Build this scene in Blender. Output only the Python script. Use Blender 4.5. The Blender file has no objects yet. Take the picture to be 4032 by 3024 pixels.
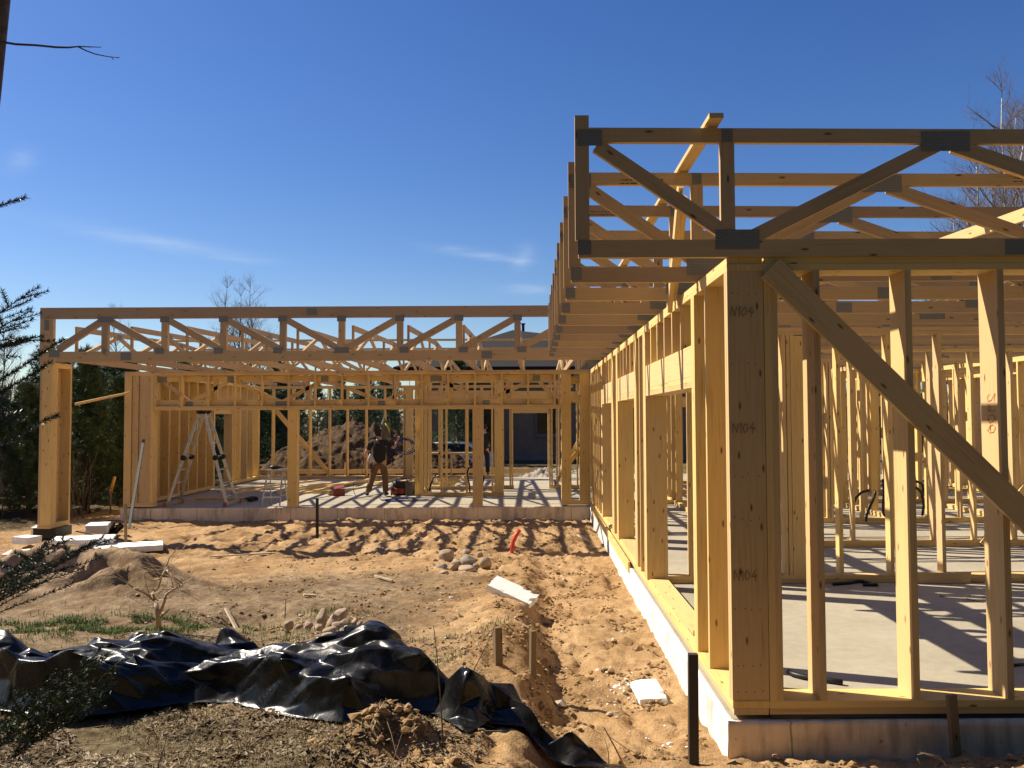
import bpy, math, random
import numpy as np
from mathutils import Vector, Matrix
R_ = math.radians
rng = random.Random(7)
# ------------------------------------------------------------------ camera
scene = bpy.context.scene
COL = scene.collection
cd = bpy.data.cameras.new("camera"); cam = bpy.data.objects.new("camera", cd); COL.objects.link(cam)
TH, RO, CAMZ = R_(2.25), R_(0.28), 2.02
_f = Vector((0, math.cos(TH), math.sin(TH))); _u = Vector((0, -math.sin(TH), math.cos(TH))); _r = Vector((1, 0, 0))
_r2 = _r*math.cos(RO) - _u*math.sin(RO); _u2 = _r*math.sin(RO) + _u*math.cos(RO)
mw = Matrix.Identity(4)
for i, a in enumerate((_r2, _u2, -_f)):
    for k in range(3): mw[k][i] = a[k]
mw[2][3] = CAMZ
cam.matrix_world = mw
cd.sensor_width = 36; cd.lens = 3330/4032*36; cd.shift_x = -79/4032
cd.clip_start = 0.1; cd.clip_end = 3000
scene.camera = cam
# ------------------------------------------------------------------ light
SUN_EL, SUN_AZ = 44.0, 160.0          # azimuth counter-clockwise from +X: left and a little ahead
sd = Vector((math.cos(R_(SUN_EL))*math.cos(R_(SUN_AZ)), math.cos(R_(SUN_EL))*math.sin(R_(SUN_AZ)), math.sin(R_(SUN_EL))))
sl = bpy.data.lights.new("sun", 'SUN'); so = bpy.data.objects.new("sun", sl); COL.objects.link(so)
sl.energy = 5.0; sl.angle = R_(0.53); sl.color = (1.0, 0.90, 0.74)
so.rotation_euler = sd.to_track_quat('Z', 'Y').to_euler()
so.location = (-20, 10, 30)
world = bpy.data.worlds.new("World"); scene.world = world; world.use_nodes = True
wn, wl = world.node_tree.nodes, world.node_tree.links
wn.clear()
w_out = wn.new('ShaderNodeOutputWorld'); w_bg = wn.new('ShaderNodeBackground')
sky = wn.new('ShaderNodeTexSky'); sky.sky_type = 'NISHITA'; sky.sun_disc = False
sky.sun_elevation = R_(SUN_EL); sky.sun_rotation = R_(90-SUN_AZ)
sky.air_density = 1.0; sky.dust_density = 0.35; sky.ozone_density = 3.5; sky.altitude = 50
w_bg.inputs[1].default_value = 0.071
# thin wisps of cirrus, laid by direction on the sky itself
def _wm(op, a, b=None):
    n = wn.new('ShaderNodeMath'); n.operation = op
    for i, v in enumerate((a, b)):
        if v is None: continue
        if isinstance(v, (int, float)): n.inputs[i].default_value = v
        else: wl.new(v, n.inputs[i])
    return n.outputs[0]
tc = wn.new('ShaderNodeTexCoord'); sx = wn.new('ShaderNodeSeparateXYZ'); wl.new(tc.outputs['Generated'], sx.inputs[0])
azi = _wm('ARCTAN2', sx.outputs[0], sx.outputs[1])
mp = wn.new('ShaderNodeMapping'); mp.inputs['Scale'].default_value = (6, 6, 42); wl.new(tc.outputs['Generated'], mp.inputs[0])
nz = wn.new('ShaderNodeTexNoise'); nz.inputs['Scale'].default_value = 2.2; nz.inputs['Detail'].default_value = 6; nz.inputs['Distortion'].default_value = 0.6
wl.new(mp.outputs[0], nz.inputs[0])
cl = None
for a0, e0, wa, we, st, tilt in ((-0.43, 0.190, .085, 0.0072, .75, -.10), (-0.345, 0.178, .05, 0.0043, .35, -.05), (-0.06, 0.190, .05, 0.0050, .8, -.12),
                                (-0.01, 0.186, .012, .012, .6, .3), (-0.003, 0.150, .03, .006, .5, 0), (-0.548, 0.255, .012, .010, .5, .2)):
    da = _wm('SUBTRACT', azi, a0); de = _wm('SUBTRACT', sx.outputs[2], e0); de = _wm('SUBTRACT', de, _wm('MULTIPLY', da, tilt))
    g = _wm('ADD', _wm('POWER', _wm('DIVIDE', da, wa), 2), _wm('POWER', _wm('DIVIDE', de, we), 2))
    g = _wm('MULTIPLY', _wm('EXPONENT', _wm('MULTIPLY', g, -1)), st)
    cl = g if cl is None else _wm('ADD', cl, g)
cfac = _wm('MULTIPLY', cl, _wm('MULTIPLY', _wm('POWER', nz.outputs[0], 2), 1.25))
mixc = wn.new('ShaderNodeMix'); mixc.data_type = 'RGBA'
wl.new(cfac, mixc.inputs['Factor']); wl.new(sky.outputs[0], mixc.inputs[6]); mixc.inputs[7].default_value = (6.0, 7.0, 8.0, 1)
hs = wn.new('ShaderNodeHueSaturation'); hs.inputs['Saturation'].default_value = 1.27; hs.inputs['Hue'].default_value = .514
wl.new(mixc.outputs[2], hs.inputs['Color'])
wl.new(hs.outputs[0], w_bg.inputs[0]); wl.new(w_bg.outputs[0], w_out.inputs[0])
scene.view_settings.view_transform = 'Standard'; scene.view_settings.look = 'None'
scene.view_settings.exposure = 0.74; scene.view_settings.gamma = 1
scene.render.engine = 'CYCLES'
scene.cycles.max_bounces = 8; scene.cycles.diffuse_bounces = 2; scene.cycles.glossy_bounces = 3
scene.cycles.use_denoising = True

# ------------------------------------------------------------------ helpers
class MB:
    """collects boxes, boards and tubes, with uv in metres (u along the grain)"""
    def __init__(s): s.v = []; s.f = []; s.uv = []; s.sm = []; s.mi = []
    def add(s, vs, fs, uvs=None, smooth=False, mi=0):
        o = len(s.v); s.v += [tuple(x) for x in vs]
        for i, f in enumerate(fs):
            s.f.append(tuple(o+k for k in f)); s.sm.append(smooth); s.mi.append(mi)
            s.uv.append(uvs[i] if uvs else [(vs[k][0]+vs[k][2]*.3, vs[k][1]+vs[k][2]) for k in f])
    def board(s, p0, p1, wdir, w, t, mi=0, uo=None):
        """length p0->p1 (centre line), w along wdir, t along the third axis"""
        p0, p1 = Vector(p0), Vector(p1); L = p1-p0; ln = L.length; L = L/ln
        W = Vector(wdir); W = (W - L*W.dot(L)).normalized(); T = L.cross(W)
        c = []
        for e in (p0, p1):
            for a, b in ((-1, -1), (1, -1), (1, 1), (-1, 1)): c.append(e + W*(a*w/2) + T*(b*t/2))
        u0 = rng.uniform(0, 50) if uo is None else uo; v0 = rng.uniform(0, 9)
        fs = [(0, 1, 5, 4), (1, 2, 6, 5), (2, 3, 7, 6), (3, 0, 4, 7), (3, 2, 1, 0), (4, 5, 6, 7)]
        per = [w, t, w, t]; acc = [0, w, w+t, 2*w+t, 2*w+2*t]
        uv = []
        for k in range(4): uv.append([(u0, v0+acc[k]), (u0, v0+acc[k+1]), (u0+ln, v0+acc[k+1]), (u0+ln, v0+acc[k])])
        uv.append([(u0, v0), (u0, v0+w), (u0+.01, v0+w), (u0+.01, v0)]); uv.append([(u0, v0), (u0, v0+w), (u0+.01, v0+w), (u0+.01, v0)])
        if T.dot(W.cross(L)) > 0: pass
        s.add(c, fs, uv, False, mi)
        return s
    def box(s, x0, x1, y0, y1, z0, z1, axis=None, mi=0):
        d = (x1-x0, y1-y0, z1-z0)
        a = axis if axis is not None else max(range(3), key=lambda k: d[k])
        c = ((x0+x1)/2, (y0+y1)/2, (z0+z1)/2); p0 = list(c); p1 = list(c)
        p0[a] -= d[a]/2; p1[a] += d[a]/2
        b = (a+1) % 3; e = [0, 0, 0]; e[b] = 1
        return s.board(p0, p1, e, d[b], d[(a+2) % 3], mi)
    def tube(s, pts, rad, n=6, cap=True, smooth=True, mi=0):
        pts = [Vector(p) for p in pts]; m = len(pts)
        if not isinstance(rad, (list, tuple)): rad = [rad]*m
        vs = []; prev = None; acc = 0; us = []
        for i, p in enumerate(pts):
            d = (pts[min(i+1, m-1)]-pts[max(i-1, 0)])
            d = d.normalized() if d.length > 1e-9 else Vector((0, 0, 1))
            if prev is None:
                a = Vector((0, 0, 1)) if abs(d.z) < .9 else Vector((1, 0, 0)); prev = (a - d*a.dot(d)).normalized()
            else:
                q = prev - d*prev.dot(d)
                if q.length > 1e-6: prev = q.normalized()
            b = d.cross(prev)
            if i: acc += (p-pts[i-1]).length
            us.append(acc)
            for k in range(n):
                an = 2*math.pi*k/n; vs.append(p + (prev*math.cos(an)+b*math.sin(an))*rad[i])
        fs = []; uv = []
        for i in range(m-1):
            for k in range(n):
                k2 = (k+1) % n; fs.append((i*n+k, i*n+k2, (i+1)*n+k2, (i+1)*n+k))
                w = rad[i]*2*math.pi
                uv.append([(us[i], w*k/n), (us[i], w*(k+1)/n), (us[i+1], w*(k+1)/n), (us[i+1], w*k/n)])
        if cap:
            fs.append(tuple(range(n-1, -1, -1))); uv.append([(0, 0)]*n)
            fs.append(tuple((m-1)*n+k for k in range(n))); uv.append([(0, 0)]*n)
        s.add(vs, fs, uv, smooth, mi); return s
    def build(s, name, mat, parent=None, label=None, loc=None):
        me = bpy.data.meshes.new(name); me.from_pydata(s.v, [], s.f)
        mats = mat if isinstance(mat, (list, tuple)) else [mat]
        for m in mats: me.materials.append(m)
        ul = me.uv_layers.new(name="UVMap")
        flat = np.array([c for f in s.uv for c in f], dtype=np.float32).ravel()
        if len(flat): ul.data.foreach_set('uv', flat)
        me.polygons.foreach_set('use_smooth', np.array(s.sm, dtype=bool))
        me.polygons.foreach_set('material_index', np.array(s.mi, dtype=np.int32))
        me.update()
        return link(name, me, parent, label, loc)
def link(name, me, parent=None, label=None, loc=None):
    o = bpy.data.objects.new(name, me); COL.objects.link(o)
    if parent is not None: o.parent = parent
    if loc is not None: o.location = loc
    if label: o['label'] = label
    return o
def tag(o, label, cat, group=None, kind=None):
    o['label'] = label; o['category'] = cat
    if group: o['group'] = group
    if kind: o['kind'] = kind
    return o
def struct(o): o['kind'] = 'structure'; return o
def thing(name, label, cat, loc=(0, 0, 0), rz=0.0, group=None):
    o = bpy.data.objects.new(name, None); COL.objects.link(o); o.empty_display_size = .1
    o.location = loc; o.rotation_euler = (0, 0, rz)
    return tag(o, label, cat, group, 'thing')
def copy_tree(o, parent=None):
    c = o.copy(); COL.objects.link(c)
    if parent is not None: c.parent = parent
    for ch in list(o.children): copy_tree(ch, c)
    return c
def arr_mesh(name, V, F, mats, uv=None, smooth=False, mi=None):
    me = bpy.data.meshes.new(name); me.from_pydata(V.tolist() if hasattr(V, 'tolist') else V, [], F.tolist() if hasattr(F, 'tolist') else F)
    for m in (mats if isinstance(mats, (list, tuple)) else [mats]): me.materials.append(m)
    if uv is not None:
        ul = me.uv_layers.new(name="UVMap"); ul.data.foreach_set('uv', np.asarray(uv, dtype=np.float32).ravel())
    if smooth: me.polygons.foreach_set('use_smooth', np.ones(len(me.polygons), dtype=bool))
    if mi is not None: me.polygons.foreach_set('material_index', np.asarray(mi, dtype=np.int32))
    me.update(); return me
# vectorised gradient noise
_prm = np.random.RandomState(3).permutation(256); _prm = np.concatenate([_prm, _prm])
_ang = np.random.RandomState(5).rand(256)*2*np.pi; _gx, _gy = np.cos(_ang), np.sin(_ang)
def pn(x, y):
    x = np.asarray(x, float); y = np.asarray(y, float)
    xi = np.floor(x).astype(int); yi = np.floor(y).astype(int); xf = x-xi; yf = y-yi
    xi &= 255; yi &= 255
    u = xf*xf*xf*(xf*(xf*6-15)+10); v = yf*yf*yf*(yf*(yf*6-15)+10)
    def g(ix, iy, dx, dy):
        h = _prm[_prm[ix & 255]+(iy & 255)]; return _gx[h]*dx+_gy[h]*dy
    a = g(xi, yi, xf, yf); b = g(xi+1, yi, xf-1, yf); c = g(xi, yi+1, xf, yf-1); d = g(xi+1, yi+1, xf-1, yf-1)
    return (a+(b-a)*u)*(1-v)+(c+(d-c)*u)*v
def fbm(x, y, oct=4, gain=.5, lac=2.03):
    r = 0; a = 1
    for i in range(oct): r = r+a*pn(x*lac**i+17.3*i, y*lac**i-9.1*i); a *= gain
    return r
def ss(a, b, x):
    t = np.clip((np.asarray(x, float)-a)/(b-a), 0, 1); return t*t*(3-2*t)
# picture -> place, used only to lay points out on a known plane
CX_, CY_, F_ = 2095., 1512., 3330.
def _ray(px, py): return _f + _r2*((px-CX_)/F_) - _u2*((py-CY_)/F_)
def onY(px, py, Y): d = _ray(px, py); p = d*(Y/d.y); p.z += CAMZ; return p
def onZ(px, py, Z): d = _ray(px, py); p = d*((Z-CAMZ)/d.z); p.z += CAMZ; return p

# ------------------------------------------------------------------ materials
def nmat(name):
    m = bpy.data.materials.new(name); m.use_nodes = True
    nt = m.node_tree; return m, nt.nodes, nt.links, nt.nodes['Principled BSDF']
def mathn(N, L, op, a, b=None, c=None):
    n = N.new('ShaderNodeMath'); n.operation = op
    for i, v in enumerate((a, b, c)):
        if v is None: continue
        if isinstance(v, (int, float)): n.inputs[i].default_value = v
        else: L.new(v, n.inputs[i])
    return n.outputs[0]
def noise(N, L, vec, scale, detail=4, rough=.55, dist=0):
    n = N.new('ShaderNodeTexNoise'); n.inputs['Scale'].default_value = scale; n.inputs['Detail'].default_value = detail
    n.inputs['Roughness'].default_value = rough; n.inputs['Distortion'].default_value = dist
    if vec is not None: L.new(vec, n.inputs['Vector'])
    return n
def ramp(N, L, fac, stops):
    r = N.new('ShaderNodeValToRGB'); e = r.color_ramp.elements
    while len(e) < len(stops): e.new(.5)
    for i, (p, c) in enumerate(stops): e[i].position = p; e[i].color = (*c, 1) if len(c) == 3 else c
    L.new(fac, r.inputs[0]); return r.outputs[0]
def mixrgb(N, L, fac, a, b, mode='MIX'):
    n = N.new('ShaderNodeMix'); n.data_type = 'RGBA'; n.blend_type = mode
    for i, v in ((0, fac), (6, a), (7, b)):
        if isinstance(v, (int, float)): n.inputs[i].default_value = v
        elif isinstance(v, tuple): n.inputs[i].default_value = (*v, 1)
        else: L.new(v, n.inputs[i])
    return n.outputs[2]
def bump(N, L, h, bsdf, strength, dist=.01):
    b = N.new('ShaderNodeBump'); b.inputs['Strength'].default_value = strength; b.inputs['Distance'].default_value = dist
    L.new(h, b.inputs['Height']); L.new(b.outputs[0], bsdf.inputs['Normal'])
def simple(name, col, rough=.6, metal=0.0, var=.15, scale=20, bmp=0.0, spec=.4):
    m, N, L, b = nmat(name)
    t = N.new('ShaderNodeTexCoord'); n = noise(N, L, t.outputs['Object'], scale, 5)
    lo = tuple(c*(1-var) for c in col); hi = tuple(min(1, c*(1+var)) for c in col)
    L.new(ramp(N, L, n.outputs[0], [(.3, lo), (.7, hi)]), b.inputs['Base Color'])
    b.inputs['Roughness'].default_value = rough; b.inputs['Metallic'].default_value = metal
    b.inputs['Specular IOR Level'].default_value = spec
    if bmp: bump(N, L, n.outputs[0], b, bmp)
    return m
def wood_mat(name, base, dark, tint=.16, knots=True, rough=.62):
    m, N, L, b = nmat(name)
    uvn = N.new('ShaderNodeUVMap'); uvn.uv_map = "UVMap"
    oi = N.new('ShaderNodeObjectInfo')
    mp = N.new('ShaderNodeMapping'); mp.inputs['Scale'].default_value = (1.4, 34, 1); L.new(uvn.outputs[0], mp.inputs[0])
    g = noise(N, L, mp.outputs[0], 1.6, 5, .6, .35)
    mp2 = N.new('ShaderNodeMapping'); mp2.inputs['Scale'].default_value = (.6, 90, 1); L.new(uvn.outputs[0], mp2.inputs[0])
    g2 = noise(N, L, mp2.outputs[0], 2.0, 3)
    g3 = noise(N, L, uvn.outputs[0], 1.1, 2)
    f = mathn(N, L, 'ADD', mathn(N, L, 'MULTIPLY', g.outputs[0], .55), mathn(N, L, 'MULTIPLY', g2.outputs[0], .25))
    f = mathn(N, L, 'ADD', f, mathn(N, L, 'MULTIPLY', g3.outputs[0], .3))
    col = ramp(N, L, f, [(.36, dark), (.52, base), (.72, tuple(min(1, c*1.1) for c in base))])
    # each board its own tone: mirror of seasoned / fresh sawn timber
    hsv = N.new('ShaderNodeHueSaturation')
    L.new(mathn(N, L, 'MULTIPLY_ADD', oi.outputs['Random'], .009, .4975), hsv.inputs['Hue'])
    L.new(mathn(N, L, 'MULTIPLY_ADD', oi.outputs['Random'], .16, .95), hsv.inputs['Saturation'])
    L.new(mathn(N, L, 'MULTIPLY_ADD', oi.outputs['Random'], tint*1.4, 1-tint), hsv.inputs['Value'])
    L.new(col, hsv.inputs['Color']); col = hsv.outputs[0]
    if knots:
        mk = N.new('ShaderNodeMapping'); mk.inputs['Scale'].default_value = (2.3, 7.0, 1); L.new(uvn.outputs[0], mk.inputs[0])
        vo = N.new('ShaderNodeTexVoronoi'); vo.voronoi_dimensions = '2D'; vo.inputs['Scale'].default_value = 1.0; L.new(mk.outputs[0], vo.inputs['Vector'])
        kd = ramp(N, L, vo.outputs['Distance'], [(.03, (1, 1, 1)), (.085, (0, 0, 0))])
        sep = N.new('ShaderNodeSeparateColor'); L.new(vo.outputs['Color'], sep.inputs[0])
        sel = mathn(N, L, 'GREATER_THAN', sep.outputs[0], .35)
        kf = mathn(N, L, 'MULTIPLY', mathn(N, L, 'MULTIPLY', kd, sel), .92)
        col = mixrgb(N, L, kf, col, (dark[0]*.33, dark[1]*.24, dark[2]*.2))
    L.new(col, b.inputs['Base Color']); b.inputs['Roughness'].default_value = rough; b.inputs['Specular IOR Level'].default_value = .25
    bump(N, L, f, b, .12, .004)
    return m
MW = wood_mat("spruce_timber", (.72, .50, .232), (.50, .305, .12), tint=.22)
MWT = wood_mat("truss_timber", (.54, .375, .21), (.40, .262, .132), tint=.24)
MWL = wood_mat("laminated_beam", (.72, .50, .25), (.58, .38, .17), knots=False)
MWO = wood_mat("weathered_timber", (.22, .15, .085), (.12, .08, .045), tint=.3)
MWB = wood_mat("dark_stake", (.05, .042, .035), (.028, .023, .02))
def plate_mat():
    m, N, L, b = nmat("galvanised_nail_plate")
    uvn = N.new('ShaderNodeUVMap'); uvn.uv_map = "UVMap"
    br = N.new('ShaderNodeTexBrick'); br.offset = .5; L.new(uvn.outputs[0], br.inputs['Vector'])
    br.inputs['Scale'].default_value = 1; br.inputs['Brick Width'].default_value = .026; br.inputs['Row Height'].default_value = .013
    br.inputs['Mortar Size'].default_value = .0042; br.inputs['Mortar Smooth'].default_value = .3
    br.inputs['Color1'].default_value = (.11, .108, .093, 1); br.inputs['Color2'].default_value = (.15, .147, .125, 1); br.inputs['Mortar'].default_value = (.27, .265, .23, 1)
    L.new(br.outputs[0], b.inputs['Base Color']); b.inputs['Metallic'].default_value = .15; b.inputs['Roughness'].default_value = .5
    return m
MPL = plate_mat()
def concrete_mat():
    m, N, L, b = nmat("slab_concrete")
    t = N.new('ShaderNodeTexCoord'); v = t.outputs['Object']
    n1 = noise(N, L, v, .8, 5); n2 = noise(N, L, v, 9, 5, .65)
    mp = N.new('ShaderNodeMapping'); mp.inputs['Scale'].default_value = (2.0, 9, 1); L.new(v, mp.inputs[0]); n3 = noise(N, L, mp.outputs[0], 2.2, 6, .7, .4)
    c = ramp(N, L, mathn(N, L, 'ADD', mathn(N, L, 'MULTIPLY', n1.outputs[0], .6), mathn(N, L, 'MULTIPLY', n2.outputs[0], .4)), [(.35, (.30, .262, .185)), (.55, (.39, .345, .255)), (.7, (.44, .395, .295))])
    dirt = ramp(N, L, n3.outputs[0], [(.57, (0, 0, 0)), (.72, (1, 1, 1))])
    c = mixrgb(N, L, mathn(N, L, 'MULTIPLY', dirt, .55), c, (.33, .235, .14))
    L.new(c, b.inputs['Base Color']); b.inputs['Roughness'].default_value = .8; bump(N, L, n2.outputs[0], b, .15, .004)
    return m
MC = concrete_mat()
def render_mat(name, base, joint):
    m, N, L, b = nmat(name)
    t = N.new('ShaderNodeTexCoord'); v = t.outputs['Object']; sp = N.new('ShaderNodeSeparateXYZ'); L.new(v, sp.inputs[0])
    n1 = noise(N, L, v, 2.3, 6, .6); mp = N.new('ShaderNodeMapping'); mp.inputs['Scale'].default_value = (8, 8, 1.2); L.new(v, mp.inputs[0]); n2 = noise(N, L, mp.outputs[0], 1.2, 5, .6)
    c = ramp(N, L, mathn(N, L, 'ADD', mathn(N, L, 'MULTIPLY', n1.outputs[0], .5), mathn(N, L, 'MULTIPLY', n2.outputs[0], .5)), [(.38, tuple(x*.6 for x in base)), (.5, base), (.7, tuple(min(1, x*1.12) for x in base))])
    s = mathn(N, L, 'ADD', sp.outputs[0], sp.outputs[1])
    fr = mathn(N, L, 'FRACT', mathn(N, L, 'DIVIDE', mathn(N, L, 'ADD', s, mathn(N, L, 'MULTIPLY', n1.outputs[0], .03)), joint))
    jm = mathn(N, L, 'LESS_THAN', fr, .012)
    c = mixrgb(N, L, mathn(N, L, 'MULTIPLY', jm, .6), c, (.12, .085, .05))
    sp2 = ramp(N, L, noise(N, L, v, 14, 3).outputs[0], [(.69, (0, 0, 0)), (.74, (1, 1, 1))])
    c = mixrgb(N, L, mathn(N, L, 'MULTIPLY', sp2, .6), c, (.15, .10, .06))
    L.new(c, b.inputs['Base Color']); b.inputs['Roughness'].default_value = .85; bump(N, L, n1.outputs[0], b, .3, .01)
    return m
MFD = render_mat("foundation_render", (.88, .69, .46), 1.06)
MFW = render_mat("white_plinth_render", (.78, .74, .66), 2.1)
MFOAM = simple("white_foam", (.84, .84, .80), .8, var=.05, scale=60, bmp=.1)
MALD = simple('dull_aluminium', (.10, .097, .09), .7, .0, var=.15, scale=15)
MALU = simple("ladder_aluminium", (.55, .55, .53), .35, .85, var=.15, scale=15)
MBLK = simple("black_rubber", (.012, .012, .012), .45, var=.3)
MRED = simple("red_plastic", (.55, .045, .03), .4, var=.2)
MBLU = simple("blue_hose", (.02, .04, .16), .4, var=.2)
MBRK = simple("bark", (.10, .07, .05), .9, var=.45, scale=25, bmp=.6)
# ------------------------------------------------------------------ ground
def ground_h(X, Y, detail=True):
    X = np.asarray(X, float); Y = np.asarray(Y, float)
    p = np.interp(Y, [0, 2, 4, 5, 6, 7, 8.5, 10, 13, 15, 19, 30, 60], [.45, .34, .14, .06, 0, -.05, -.1, -.15, -.2, -.27, -.3, -.25, .1])
    t = np.interp(Y, [0, 4.5, 5.2, 5.8, 7, 19, 30, 60], [.35, -.06, -.18, -.26, -.32, -.33, -.25, .1])
    wv = .14*fbm(Y*.9+3, X*.3, 3)
    b = ss(-.16, .20, X + wv*1.2)
    z = p*(1-b)+t*b
    z = z + .13*np.exp(-((X+.36+wv*1.2)/.33)**2)*ss(12, 9, Y)*ss(6.0, 7.5, Y)          # spoil along the trench edge
    z = z - .30*np.exp(-(((X+3.45)/.55)**2+((Y-14.2)/.45)**2)) + .07*np.exp(-(((X+2.6)/.9)**2+((Y-13.3)/.35)**2))
    z = z - .22*np.exp(-(((X+3.1)/.5)**2+((Y-9.3)/.4)**2))
    # sand heap
    h =   .36*np.exp(-(((X+6.15)/.75)**2+((Y-11.3)/.6)**2)) + .30*np.exp(-(((X+5.2)/.65)**2+((Y-10.9)/.55)**2)) + .30*np.exp(-(((X+6.9)/.9)**2+((Y-10.7)/.7)**2)) + .10*np.exp(-(((X+4.5)/.8)**2+((Y-10.7)/.6)**2))
    rg = np.abs(pn(X*1.5+.3*fbm(X*2, Y*2, 2), Y*1.9+4.2)); h = h*(1+1.5*(np.abs(.5-rg*1.6)-.28))
    z = z + h
    # clod mound in front of the sheet
    m = .25*np.exp(-(((X+.84)/.21)**2+((Y-5.12)/.17)**2)) + .08*np.exp(-(((X+1.15)/.3)**2+((Y-4.95)/.2)**2))
    z = z + m
    z = z + .10*np.exp(-(((X-1.75)/.55)**2+((Y-5.12)/.16)**2)) + .07*np.exp(-(((X-3.1)/.5)**2+((Y-5.2)/.2)**2)) 
    if detail:
        near = ss(40, 16, Y)
        z = z + near*ss(12.5, 14.5, Y)*(.05*fbm(X*1.1+2, Y*1.4, 4, .6) + .02*np.abs(fbm(X*3.3, Y*3.3+7, 3)))
        z = z + near*(.045*fbm(X*.9, Y*.9, 3) + .035*fbm(X*2.7+5, Y*2.7, 3))
        cl = np.maximum(0, fbm(X*5.5, Y*5.5, 3, .6))
        sandy = ss(-1.2, -.2, X)+ss(12.5, 14.5, Y)+m*4
        z = z + near*(.024*cl + .050*cl*np.clip(sandy, 0, 1.3)) 
        z = z + near*.010*fbm(X*13, Y*13, 2)*(.5+np.clip(sandy, 0, 1))
        # foot-trodden hollows in the sand
        z = z - near*.055*np.clip(sandy, 0, 1)*ss(.15, .4, pn(X*3.1+8, Y*2.2))
    dx, dy = np.maximum(1.22-X, X-12), np.maximum(5.6-Y, Y-30)
    under = ss(.0, -.25, np.maximum(dx, dy))
    z = z*(1-under)+np.minimum(z, -.34)*under
    return z
def gz(x, y): return float(ground_h(np.array([x]), np.array([y]))[0])
def axis(segs):
    out = [segs[0][0]]
    for a, b, st in segs:
        n = max(1, int(round((b-a)/st))); out += list(np.linspace(a, b, n+1)[1:])
    return np.array(out)
gxs = axis([(-900, -200, 200), (-200, -40, 20), (-40, -12, 1.5), (-12, -7, .12), (-7, -3.5, .055), (-3.5, 1.5, .035), (1.5, 4, .06), (4, 14, .6), (14, 40, 2), (40, 200, 20), (200, 900, 200)])
gys = axis([(-300, -40, 40), (-40, 0, 4), (0, 4.2, .3), (4.2, 7.5, .033), (7.5, 12, .05), (12, 20, .075), (20, 60, 1.2), (60, 200, 14), (200, 1400, 200)])
GX, GY = np.meshgrid(gxs, gys); GZ = ground_h(GX, GY)
nx, ny = len(gxs), len(gys)
V = np.stack([GX.ravel(), GY.ravel(), GZ.ravel()], 1)
ii = (np.arange(ny-1)[:, None]*nx+np.arange(nx-1)[None, :]).ravel()
F = np.stack([ii, ii+1, ii+nx+1, ii+nx], 1)
def ground_mat():
    m, N, L, b = nmat("sandy_ground")
    t = N.new('ShaderNodeTexCoord'); v = t.outputs['Object']; at = N.new('ShaderNodeVertexColor'); at.layer_name = "zone"
    sp = N.new('ShaderNodeSeparateColor'); L.new(at.outputs[0], sp.inputs[0])
    n1 = noise(N, L, v, 1.1, 6, .6); n2 = noise(N, L, v, 9, 7, .68); n3 = noise(N, L, v, 60, 4, .6); n4 = noise(N, L, v, 3.2, 5, .6, .4)
    sand = ramp(N, L, mathn(N, L, 'ADD', mathn(N, L, 'MULTIPLY', n1.outputs[0], .5), mathn(N, L, 'MULTIPLY', n2.outputs[0], .5)),
                [(.34, (.25, .14, .060)), (.47, (.40, .25, .118)), (.64, (.52, .35, .185))])
    soil = ramp(N, L, n2.outputs[0], [(.3, (.115, .078, .042)), (.5, (.24, .170, .098)), (.72, (.36, .27, .17))])
    heap = ramp(N, L, n2.outputs[0], [(.3, (.30, .20, .12)), (.6, (.45, .325, .205))])
    lit = ramp(N, L, n2.outputs[0], [(.3, (.045, .034, .018)), (.46, (.12, .088, .045)), (.6, (.20, .155, .085)), (.75, (.34, .28, .18))])
    e = mathn(N, L, 'SUBTRACT', n4.outputs[0], .5)
    def w(ch): return mathn(N, L, 'MINIMUM', mathn(N, L, 'MAXIMUM', mathn(N, L, 'MULTIPLY_ADD', e, 1.6, mathn(N, L, 'MULTIPLY_ADD', sp.outputs[ch], 2.0, -.5)), 0), 1)
    c = mixrgb(N, L, w(0), sand, soil); c = mixrgb(N, L, sp.outputs[1], c, heap); c = mixrgb(N, L, w(2), c, lit)
    # grains, chips and specks
    gr = ramp(N, L, n3.outputs[0], [(.3, (.62, .62, .62)), (.7, (1.25, 1.25, 1.25))])
    c = mixrgb(N, L, .7, c, gr, 'MULTIPLY')
    damp = ramp(N, L, noise(N, L, v, .75, 6, .62, .5).outputs[0], [(.38, (.62, .58, .52)), (.52, (1, 1, 1)), (.66, (1.1, 1.1, 1.12))])
    c = mixrgb(N, L, .8, c, damp, 'MULTIPLY')
    L.new(c, b.inputs['Base Color']); b.inputs['Roughness'].default_value = .95; b.inputs['Specular IOR Level'].default_value = .1
    h = mathn(N, L, 'ADD', mathn(N, L, 'MULTIPLY', n2.outputs[0], 1.0), mathn(N, L, 'MULTIPLY', n3.outputs[0], .35))
    bump(N, L, h, b, .8, .035)
    return m
gme = arr_mesh("ground", V, F, ground_mat(), smooth=True)
zr = np.clip(ss(.2, -.9, GX)*ss(13.2, 11.5, GY)*ss(4.5, 5.5, GY), 0, 1)*.78
zr = zr*(1-.75*np.exp(-(((GX+.2)/1.0)**2+((GY-9.5)/3)**2)))*(1-.7*np.exp(-(((GX+4.6)/1.2)**2+((GY-12.2)/1.2)**2)))
zg = np.clip(1.3*np.exp(-(((GX+6.1)/1.4)**2+((GY-11)/1.0)**2)), 0, 1)
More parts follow.
